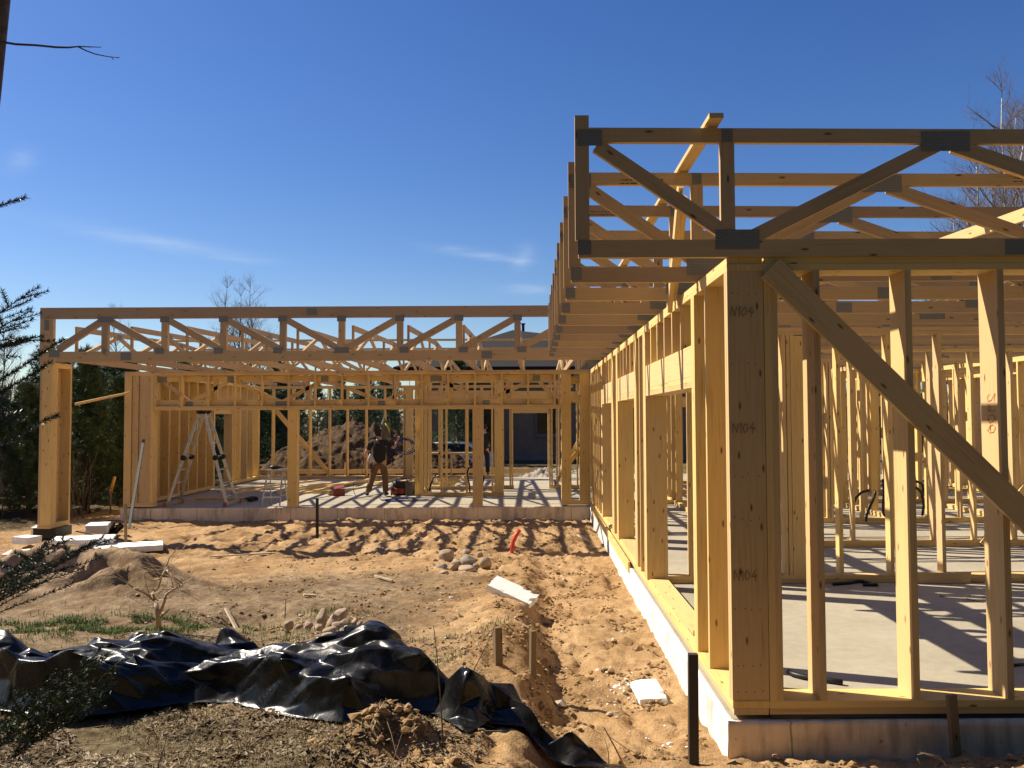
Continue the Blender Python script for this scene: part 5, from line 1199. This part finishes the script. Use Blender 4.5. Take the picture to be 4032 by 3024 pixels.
m = MB(); m.tube([onZ(x, y, .02) for x, y in ((3280, 2300), (3350, 2294), (3388, 2288), (3455, 2304))], .02, 5); m.tube([onZ(x, y, .02) for x, y in ((3398, 2302), (3440, 2302))], .02, 5); tag(m.build("black_strap", MBLK), "thin black strap lying bent on the slab at the first interior partition", "strap")
m = MB(); m.tube([onZ(x, y, .01) for x, y in ((3700, 2347), (3780, 2350), (3860, 2353), (3975, 2353))], .006, 5); m.tube([onZ(x, y, .01) for x, y in ((3805, 2357), (3830, 2364), (3870, 2370))], .005, 5); m.tube([onZ(3800, 2350, .01), onZ(3822, 2343, .05)], .004, 4); tag(m.build("twig", MBRK), "thin dry branch lying on the slab in the right wing", "twig")
m = MB(); m.tube([onZ(3972, 2621, .012), onZ(4060, 2612, .012)], .012, 6); tag(m.build("thin_rod", MBLK), "thin dark rod on the slab at the right edge", "rod")
# jacket hanging from the header
JK = thing("hanging_jacket", "grey work jacket with a hi-vis stripe hanging on a string from the wing's header", "jacket", tuple(onY(1515, 1640, 22.4)))
MJK = simple("grey_cloth", (.16, .15, .125), .9, var=.25, scale=8); MHV = simple("hivis_yellow", (.45, .55, .03), .7, var=.1)
def jp(x, y, dy=0): return onY(1000+x*.3616, 1450+y*.3616, 22.4+dy)-JK.location
m = MB(); m.tube([jp(1395, 440), jp(1385, 520), jp(1380, 590)], .006, 5); m.build("string", MBLK, JK)
m = MB(); m.tube([jp(1420, 540), jp(1412, 600), jp(1415, 680), jp(1425, 760), jp(1430, 800)], [.02, .07, .105, .12, .10], 10); m.tube([jp(1420, 560), jp(1455, 640), jp(1470, 760)], [.03, .06, .045], 8); m.build("cloth", MJK, JK)
m = MB(); m.tube([jp(1430, 600, -.08), jp(1450, 630, -.09), jp(1465, 670, -.09), jp(1475, 700, -.08)], [.012, .022, .022, .012], 6); m.build("hivis_stripe", MHV, JK)

# ------------------------------------------------------------------ people
def skinned(name, verts, edges, radii, mat, parent=None, root=0, sub=2, loc=None):
    me = bpy.data.meshes.new(name); me.from_pydata([tuple(v) for v in verts], edges, []); o = bpy.data.objects.new(name, me); COL.objects.link(o)
    sk = o.modifiers.new("skin", 'SKIN'); sk.use_smooth_shade = True
    for i, v in enumerate(me.skin_vertices[0].data):
        rr = radii[i]; v.radius = rr if isinstance(rr, tuple) else (rr, rr); v.use_root = (i == root)
    sb = o.modifiers.new("sub", 'SUBSURF'); sb.levels = sub; sb.render_levels = sub
    dg = bpy.context.evaluated_depsgraph_get(); dg.update(); me2 = bpy.data.meshes.new_from_object(o.evaluated_get(dg)); me2.name = name
    bpy.data.objects.remove(o); me2.materials.clear(); me2.materials.append(mat)
    me2.polygons.foreach_set('use_smooth', np.ones(len(me2.polygons), dtype=bool))
    return link(name, me2, parent, None, loc)
MSK = simple("skin", (.48, .26, .17), .55, var=.06); MHAIR = simple("dark_hair", (.018, .013, .010), .7, var=.3, scale=40)
MTS = simple("black_shirt", (.020, .019, .020), .9, var=.25, scale=9); MTR = simple("brown_work_trousers", (.15, .082, .042), .9, var=.25, scale=7); MSHOE = simple("dark_shoe", (.03, .025, .025), .7)
MDT = simple("black_trousers", (.014, .014, .016), .9, var=.25)
def person(label, loc, rz, J, shirt, trous, sleeves=True):
    """J: joint positions in metres, person facing local +y"""
    P = thing("person", label, "person", loc, rz)
    g = {k: Vector(v) for k, v in J.items()}
    vs = []; es = []; rd = []; ix = {}
    def V(k, p, r_): ix[k] = len(vs); vs.append(p); rd.append(r_); return ix[k]
    def E(*ks):
        for a, b in zip(ks, ks[1:]): es.append((ix[a], ix[b]))
    V('pel', g['pel'], (.135, .095)); V('wai', g['wai'], (.125, .088)); V('che', g['che'], (.15, .10)); V('nb', g['nb'], (.085, .07)); V('nk', g['nk'], .052); V('hb', g['hd']-Vector((0, 0, .06)), (.068, .078)); V('hd', g['hd']+Vector((0, 0, .02)), (.076, .092)); V('ht', g['hd']+Vector((0, 0, .095)), (.05, .062))
    E('pel', 'wai', 'che', 'nb', 'nk', 'hb', 'hd', 'ht')
    for s in 'lr':
        V('sh'+s, g['sh'+s], .062); V('ua'+s, g['sh'+s].lerp(g['el'+s], .5), .047); V('el'+s, g['el'+s], .038); V('fa'+s, g['el'+s].lerp(g['ha'+s], .35), .039); V('wr'+s, g['ha'+s], .026); E('nb', 'sh'+s, 'ua'+s, 'el'+s, 'fa'+s, 'wr'+s)
        # palm and five bent fingers
        d = (g['ha'+s]-g['el'+s]).normalized(); side = d.cross(Vector((0, 1, .2))).normalized(); pd = side.cross(d).normalized()
        V('pa'+s, g['ha'+s]+d*.045, (.034, .017)); E('wr'+s, 'pa'+s)
        for f in range(4):
            o_ = (f-1.5)*.019; L_ = (.072, .082, .078, .062)[f]; b0 = g['ha'+s]+d*.085+side*o_; 
            V('f%d%s' % (f, s), b0, .0092); V('g%d%s' % (f, s), b0+d*L_*.5+pd*.012, .0085); V('h%d%s' % (f, s), b0+d*L_*.78+pd*.035, .007); E('pa'+s, 'f%d%s' % (f, s), 'g%d%s' % (f, s), 'h%d%s' % (f, s))
        tside = side*(-1); b0 = g['ha'+s]+d*.035+tside*.034; V('t0'+s, b0, .011); V('t1'+s, b0+d*.03+tside*.016+pd*.01, .0095); V('t2'+s, b0+d*.055+tside*.016+pd*.024, .008); E('pa'+s, 't0'+s, 't1'+s, 't2'+s)
        V('hi'+s, g['hi'+s], .085); V('th'+s, g['hi'+s].lerp(g['kn'+s], .5), .075); V('kn'+s, g['kn'+s], .055); V('ca'+s, g['kn'+s].lerp(g['an'+s], .35), .055); V('an'+s, g['an'+s], .036); V('to'+s, g['to'+s], (.036, .024)); E('pel', 'hi'+s, 'th'+s, 'kn'+s, 'ca'+s, 'an'+s, 'to'+s)
    body = skinned("body", vs, es, rd, MSK, P, 0, 2)
    # face: nose, ears, eyes, mouth
    h = g['hd']; m = MB(); m.tube([h+Vector((0, .085, .02)), h+Vector((0, .112, -.022)), h+Vector((0, .09, -.03))], [.008, .014, .008], 6); m.build("nose", MSK, P)
    for sx_ in (-1, 1):
        m = MB(); m.tube([h+Vector((sx_*.078, -.005, -.03)), h+Vector((sx_*.088, -.012, .0)), h+Vector((sx_*.080, -.010, .03))], [.01, .018, .012], 6); m.build("ear", MSK, P)
        m = MB(); m.tube([h+Vector((sx_*.032, .083, .012)), h+Vector((sx_*.032, .09, .012))], [.012, .008], 8); m.build("eye", MHAIR, P)
    m = MB(); m.tube([h+Vector((-.025, .085, -.06)), h+Vector((0, .092, -.06)), h+Vector((.025, .085, -.06))], .006, 5); m.build("mouth", MRU, P)
    # clothes a little outside the body
    vs2 = []; rd2 = []; es2 = []; j = {}
    def V2(k, p, r_): j[k] = len(vs2); vs2.append(p); rd2.append(r_)
    V2('hem', g['pel']+Vector((0, 0, -.10)), (.178, .135)); V2('wai', g['wai'], (.172, .125)); V2('che', g['che'], (.20, .135)); V2('nb', g['nb'], (.10, .085)); V2('nk', g['nb'].lerp(g['nk'], .55), (.066, .066)); es2 += [(0, 1), (1, 2), (2, 3), (3, 4)]
    for s in 'lr':
        V2('sh'+s, g['sh'+s], .082); V2('ua'+s, g['sh'+s].lerp(g['el'+s], .5), .07); es2 += [(j['nb'], j['sh'+s]), (j['sh'+s], j['ua'+s])]
        if sleeves != 'short': V2('el'+s, g['el'+s], .056); V2('wr'+s, g['el'+s].lerp(g['ha'+s], .9), .042); es2 += [(j['ua'+s], j['el'+s]), (j['el'+s], j['wr'+s])]
        else: V2('sl'+s, g['sh'+s].lerp(g['el'+s], .78), .066); es2 += [(j['ua'+s], j['sl'+s])]
    skinned("shirt", vs2, es2, rd2, shirt, P, 0, 2)
    vs3 = [g['pel']+Vector((0, 0, .04)), g['pel']+Vector((0, 0, -.06))]; rd3 = [(.15, .112), (.15, .115)]; es3 = [(0, 1)]
    for s in 'lr':
        b0 = len(vs3); vs3 += [g['hi'+s]+Vector((0, 0, -.06)), g['hi'+s].lerp(g['kn'+s], .55), g['kn'+s], g['kn'+s].lerp(g['an'+s], .5), g['an'+s]+Vector((0, 0, .0))]; rd3 += [.108, .096, .082, .082, .078]; es3 += [(1, b0), (b0, b0+1), (b0+1, b0+2), (b0+2, b0+3), (b0+3, b0+4)]
    skinned("trousers", vs3, es3, rd3, trous, P, 0, 2)
    for s in 'lr': skinned("shoe", [g['an'+s]+Vector((0, -.03, -.03)), g['an'+s].lerp(g['to'+s], .5)+Vector((0, 0, -.0)), g['to'+s]], [(0, 1), (1, 2)], [.05, (.05, .045), (.045, .035)], MSHOE, P, 0, 2)
    skinned("hair", [h+Vector((0, -.035, -.05)), h+Vector((0, -.025, .03)), h+Vector((0, -.005, .085)), h+Vector((0, .045, .085))], [(0, 1), (1, 2), (2, 3)], [(.066, .045), (.088, .08), (.066, .066), (.04, .035)], MHAIR, P, 1, 2)
    return P
p1 = onZ(1495, 1955, 0)
person("man in black T-shirt and brown trousers, seen from behind, holding up coiled blue hose", (p1.x, p1.y, 0), 0,
       dict(pel=(.0, 0, .90), wai=(.0, .0, 1.08), che=(.0, .01, 1.27), nb=(-.02, .02, 1.40), nk=(-.035, .035, 1.48), hd=(-.05, .05, 1.60),
            shl=(-.20, .02, 1.385), ell=(-.355, -.03, 1.14), hal=(-.40, .07, .90), shr=(.17, .03, 1.385), elr=(.36, .05, 1.24), har=(.42, .18, 1.44),
            hil=(-.10, 0, .87), knl=(-.20, .03, .47), anl=(-.30, -.04, .10), tol=(-.36, .12, .045), hir=(.09, 0, .87), knr=(.13, .05, .47), anr=(.15, .02, .10), tor=(.17, .19, .045)), MTS, MTR, 'short')
GV = MB(); gq = Vector((p1.x-.20, p1.y-.12, .98))
for dx_, dz_, l_ in ((-.04, .0, .10), (.0, .03, .15), (.03, -.02, .12), (-.02, .06, .09)): GV.tube([gq+Vector((dx_, 0, dz_+.06)), gq+Vector((dx_*1.6, -.02, dz_)), gq+Vector((dx_*2.2, -.01, dz_-l_))], [.022, .030, .012], 6)
tag(GV.build('work_gloves', simple('white_gloves', (.55, .54, .50), .9)), "white work gloves hanging from the man's left pocket", 'gloves')
m = MB()
for k in range(5):
    cx = p1.x+.60+.012*k; cz = 1.30-.01*k; rr = .21+.018*((k*7) % 5-2); m.tube([(cx+rr*math.cos(a*.349)*1.05, p1.y+.22+.03*math.sin(a*.7+k), cz+rr*math.sin(a*.349)*.88) for a in range(19)], .0085, 6)
tag(m.build("hose_coil", MBLU), "coil of blue hose held up in the man's right hand", "hose")
m = MB(); q = lambda x, y, dy=0: onY(1000+x*.3616, 1450+y*.3616, p1.y+dy)
m.tube([q(1275, 935, .1), q(1230, 980, 0), q(1195, 1025, -.03), q(1175, 1080, -.05), q(1180, 1150, -.1)], .008, 6); m.tube([q(1185, 1180, -.2), q(1120, 1200, -.3), q(1085, 1250, -.35), q(1078, 1310, -.4), q(1105, 1390, -.45)], .008, 6); tag(m.build("air_hose", MBLK), "dark hose trailing from the man's left hand to the slab", "hose")
p2 = onY(1907, 1872, 29.2)
person("man in black clothes seen from behind, standing beyond the back wall frame", (p2.x, 29.2, p2.z-.02), 0,
       dict(pel=(0, 0, .93), wai=(0, 0, 1.12), che=(0, .01, 1.31), nb=(0, .02, 1.45), nk=(0, .04, 1.53), hd=(0, .06, 1.655), shl=(-.19, .01, 1.43), ell=(-.25, .03, 1.15), hal=(-.17, .24, 1.05), shr=(.19, .01, 1.43), elr=(.25, .03, 1.15), har=(.17, .24, 1.05),
            hil=(-.095, 0, .90), knl=(-.11, .02, .49), anl=(-.12, -.02, .10), tol=(-.14, .15, .045), hir=(.095, 0, .90), knr=(.11, .02, .49), anr=(.12, -.02, .10), tor=(.14, .15, .045)), MTS, MDT, True)

# ------------------------------------------------------------------ ground cover: grass, litter, clods
def scatter(n, fn): 
    R = np.random.RandomState(int(n)); return R
MGRS = leafmat("grass_green", [(.07, .12, .022), (.11, .175, .035), (.17, .20, .06)]); MGRD = leafmat("grass_dry", [(.16, .12, .055), (.25, .19, .09), (.36, .28, .15)])
def blades(name, label, P, hts, mats, seed, bend=.5, w=.0028):
    R = np.random.RandomState(seed); n = len(P); a = R.rand(n)*6.283; ln = hts; lean = R.rand(n)*bend
    dx, dy = np.cos(a), np.sin(a); z0 = ground_h(P[:, 0], P[:, 1])
    b = np.stack([P[:, 0], P[:, 1], z0-.005], 1); s = np.stack([-dy, dx, np.zeros(n)], 1)*w
    mid = b+np.stack([dx*lean*ln*.35, dy*lean*ln*.35, ln*.6*(1-.3*lean)], 1); tp = b+np.stack([dx*lean*ln*1.1, dy*lean*ln*1.1, ln*(1-.55*lean)], 1)
    V = np.stack([b-s, b+s, mid+s*.8, mid-s*.8, tp], 1).reshape(-1, 3); k = np.arange(n)*5
    F = [(q, q+1, q+2, q+3) for q in k.tolist()]+[(q+3, q+2, q+4) for q in k.tolist()]; mi = (R.rand(n) < .5).astype(int); mi = np.concatenate([mi, mi])
    return tag(link(name, arr_mesh(name, V, F, mats, mi=mi)), label, "grass", None, "stuff")
R = np.random.RandomState(11)
def cloud(n, x0, x1, y0, y1, f, th):
    P = np.stack([R.uniform(x0, x1, n), R.uniform(y0, y1, n)], 1); v = pn(P[:, 0]*f+3.3, P[:, 1]*f+1.1); return P[v > th]
gp_ = np.concatenate([np.stack([R.normal(-4.35, .75, 13000), R.normal(8.75, .30, 13000)], 1), cloud(9000, -3.6, -.2, 6.6, 8.6, 1.5, .12), np.stack([R.normal(-2.35, .12, 300), R.normal(9.6, .10, 300)], 1), np.stack([R.normal(-.82, .08, 120), R.normal(7.1, .06, 120)], 1)])
gp_ = gp_[pn(gp_[:, 0]*2.3+1.7, gp_[:, 1]*3.1) > -.06]
blades("grass", "short green grass between the black sheet and the sand heap", gp_, R.uniform(.02, .085, len(gp_)), [MGRS, MGRS, MGRD], 5, .9)
gd_ = np.concatenate([cloud(26000, -4.5, -.6, 4.1, 6.1, 1.3, -.05), cloud(2500, -12.5, -9.4, 14, 19, .6, 0)])
blades("dry_grass", "flattened dry grass in the bottom left foreground", gd_, R.uniform(.02, .06, len(gd_)), [MGRD, MGRD], 6, 1.6, .002)
MLF = leafmat("dead_leaves", [(.10, .065, .03), (.20, .135, .065), (.38, .29, .17)])
def litter(P, seed):
    R2 = np.random.RandomState(seed); n = len(P); L = R2.uniform(.008, .028, n); W = L*R2.uniform(.25, .6, n); a = R2.rand(n)*6.283; t1, t2 = R2.normal(0, .35, n), R2.normal(0, .35, n)
    z = ground_h(P[:, 0], P[:, 1])+.006+R2.rand(n)*.01; c = np.stack([P[:, 0], P[:, 1], z], 1)
    u = np.stack([np.cos(a), np.sin(a), t1], 1)*L[:, None]; v = np.stack([-np.sin(a), np.cos(a), t2], 1)*W[:, None]; up = np.array([0, 0, .004])
    V = np.stack([c-u, c-v*.9+up, c+u, c+v*.9+up], 1).reshape(-1, 3); k = np.arange(n)*4; return V, np.stack([k, k+1, k+2, k+3], 1)
lp_ = np.concatenate([cloud(15000, -4.5, -.3, 4.0, 6.0, 1.1, -.12), cloud(6000, -4, 0, 6, 9.5, 1.2, .1)]); Vl, Fl = litter(lp_, 3)
tag(link("leaf_litter", arr_mesh("leaf_litter", Vl, Fl, MLF)), "brown leaf litter over the foreground soil", "litter", None, "stuff")
m = MB(); r = random.Random(31)
for k in range(420):
    x = r.uniform(-4.4, -.2); y = r.choice((r.uniform(4.1, 5.9), r.uniform(6.5, 12))); a = r.uniform(0, 6.28); L = r.uniform(.05, .32); z = gz(x, y)+.012
    p0 = Vector((x, y, z)); d = Vector((math.cos(a), math.sin(a), 0)); e = p0+d*L; e.z = gz(e.x, e.y)+.012+r.uniform(0, .02); m.tube([p0, (p0+e)/2+rvec(r)*.012*L*6+Vector((0, 0, .008)), e], [.0028, .0024, .0012], 3, cap=False)
tag(m.build("fallen_twigs", MDRY), "fine fallen twigs strewn over the soil", "twigs", None, "stuff")
cw = np.concatenate([cloud(1500, -4.5, 1.1, 8.5, 18.8, .8, .0), cloud(500, -.8, 1.2, 5.6, 9, 1.2, .1)]); Vc, Fc = litter(cw, 9)
MCHP = leafmat("wood_chip", [(.20, .14, .08), (.40, .30, .18), (.60, .47, .30)])
tag(link("wood_chips", arr_mesh("wood_chips", Vc, Fc, MCHP)), "pale wood chips and dry scraps strewn over the sand", "chips", None, "stuff")
# clods and pebbles
ico_v = []; 
def pebbles(name, label, P, rad, mat, seed, sq=.65):
    R2 = np.random.RandomState(seed); t = (1+5**.5)/2
    iv = np.array([(-1, t, 0), (1, t, 0), (-1, -t, 0), (1, -t, 0), (0, -1, t), (0, 1, t), (0, -1, -t), (0, 1, -t), (t, 0, -1), (t, 0, 1), (-t, 0, -1), (-t, 0, 1)])/2
    fi = np.array([(0, 11, 5), (0, 5, 1), (0, 1, 7), (0, 7, 10), (0, 10, 11), (1, 5, 9), (5, 11, 4), (11, 10, 2), (10, 7, 6), (7, 1, 8), (3, 9, 4), (3, 4, 2), (3, 2, 6), (3, 6, 8), (3, 8, 9), (4, 9, 5), (2, 4, 11), (6, 2, 10), (8, 6, 7), (9, 8, 1)])
    n = len(P); z = ground_h(P[:, 0], P[:, 1]); sc = np.stack([rad*R2.uniform(.7, 1.3, n), rad*R2.uniform(.7, 1.3, n), rad*sq*R2.uniform(.7, 1.2, n)], 1)
    V = iv[None]*(1+R2.normal(0, .16, (n, 12, 1)))*sc[:, None, :]; V[:, :, 0] += P[:, 0:1]; V[:, :, 1] += P[:, 1:2]; V[:, :, 2] += (z+sc[:, 2]*.25)[:, None]
    F = (fi[None]+(np.arange(n)*12)[:, None, None]).reshape(-1, 3); return tag(link(name, arr_mesh(name, V.reshape(-1, 3), F, mat)), label, "clods", None, "stuff")
MCLD = simple("earth_clod", (.30, .19, .09), .95, var=.45, scale=30, bmp=.5, spec=.1); MPEB = simple("pebble", (.38, .31, .22), .85, var=.5, scale=12)
cp = np.concatenate([cloud(5200, -.6, 1.25, 5.6, 13, 1.6, .05), cloud(2200, -4, 1, 10.5, 18.8, 1.1, .05), np.stack([R.normal(-.86, .20, 320), R.normal(5.05, .11, 320)], 1), cloud(1200, -4, -.5, 6.5, 11, 1.4, .1), np.stack([R.uniform(1.4, 3.6, 500), R.uniform(5.0, 5.5, 500)], 1)])
cp = cp[(cp[:, 0] < 1.22) | (cp[:, 1] < 5.6)]
pebbles("earth_clods", "crumbled sandy clods over the trench and its bank", cp, R.gamma(2.2, .0055, len(cp))+.004, MCLD, 2)
pp_ = np.concatenate([cloud(1500, -5, 1.1, 6.3, 18.5, .9, -.1), np.stack([R.normal(.75, .16, 60), R.normal(7.2, .5, 60)], 1)]); pebbles("pebbles", "small pale pebbles on the soil", pp_, R.gamma(2, .0055, len(pp_))+.004, MPEB, 4, .6)
MWHT = simple("white_crumbs", (.8, .8, .78), .8, var=.1); wp = np.concatenate([np.stack([R.normal(.72, .14, 45), R.normal(7.3, .35, 45)], 1), np.stack([R.normal(-2.2, 1.2, 25), R.normal(17.5, .6, 25)], 1), np.stack([R.normal(.9, .1, 10), R.normal(6.15, .15, 10)], 1)]); pebbles("foam_crumbs", "scattered white foam crumbs in the trench", wp, R.gamma(2, .004, len(wp))+.004, MWHT, 8)
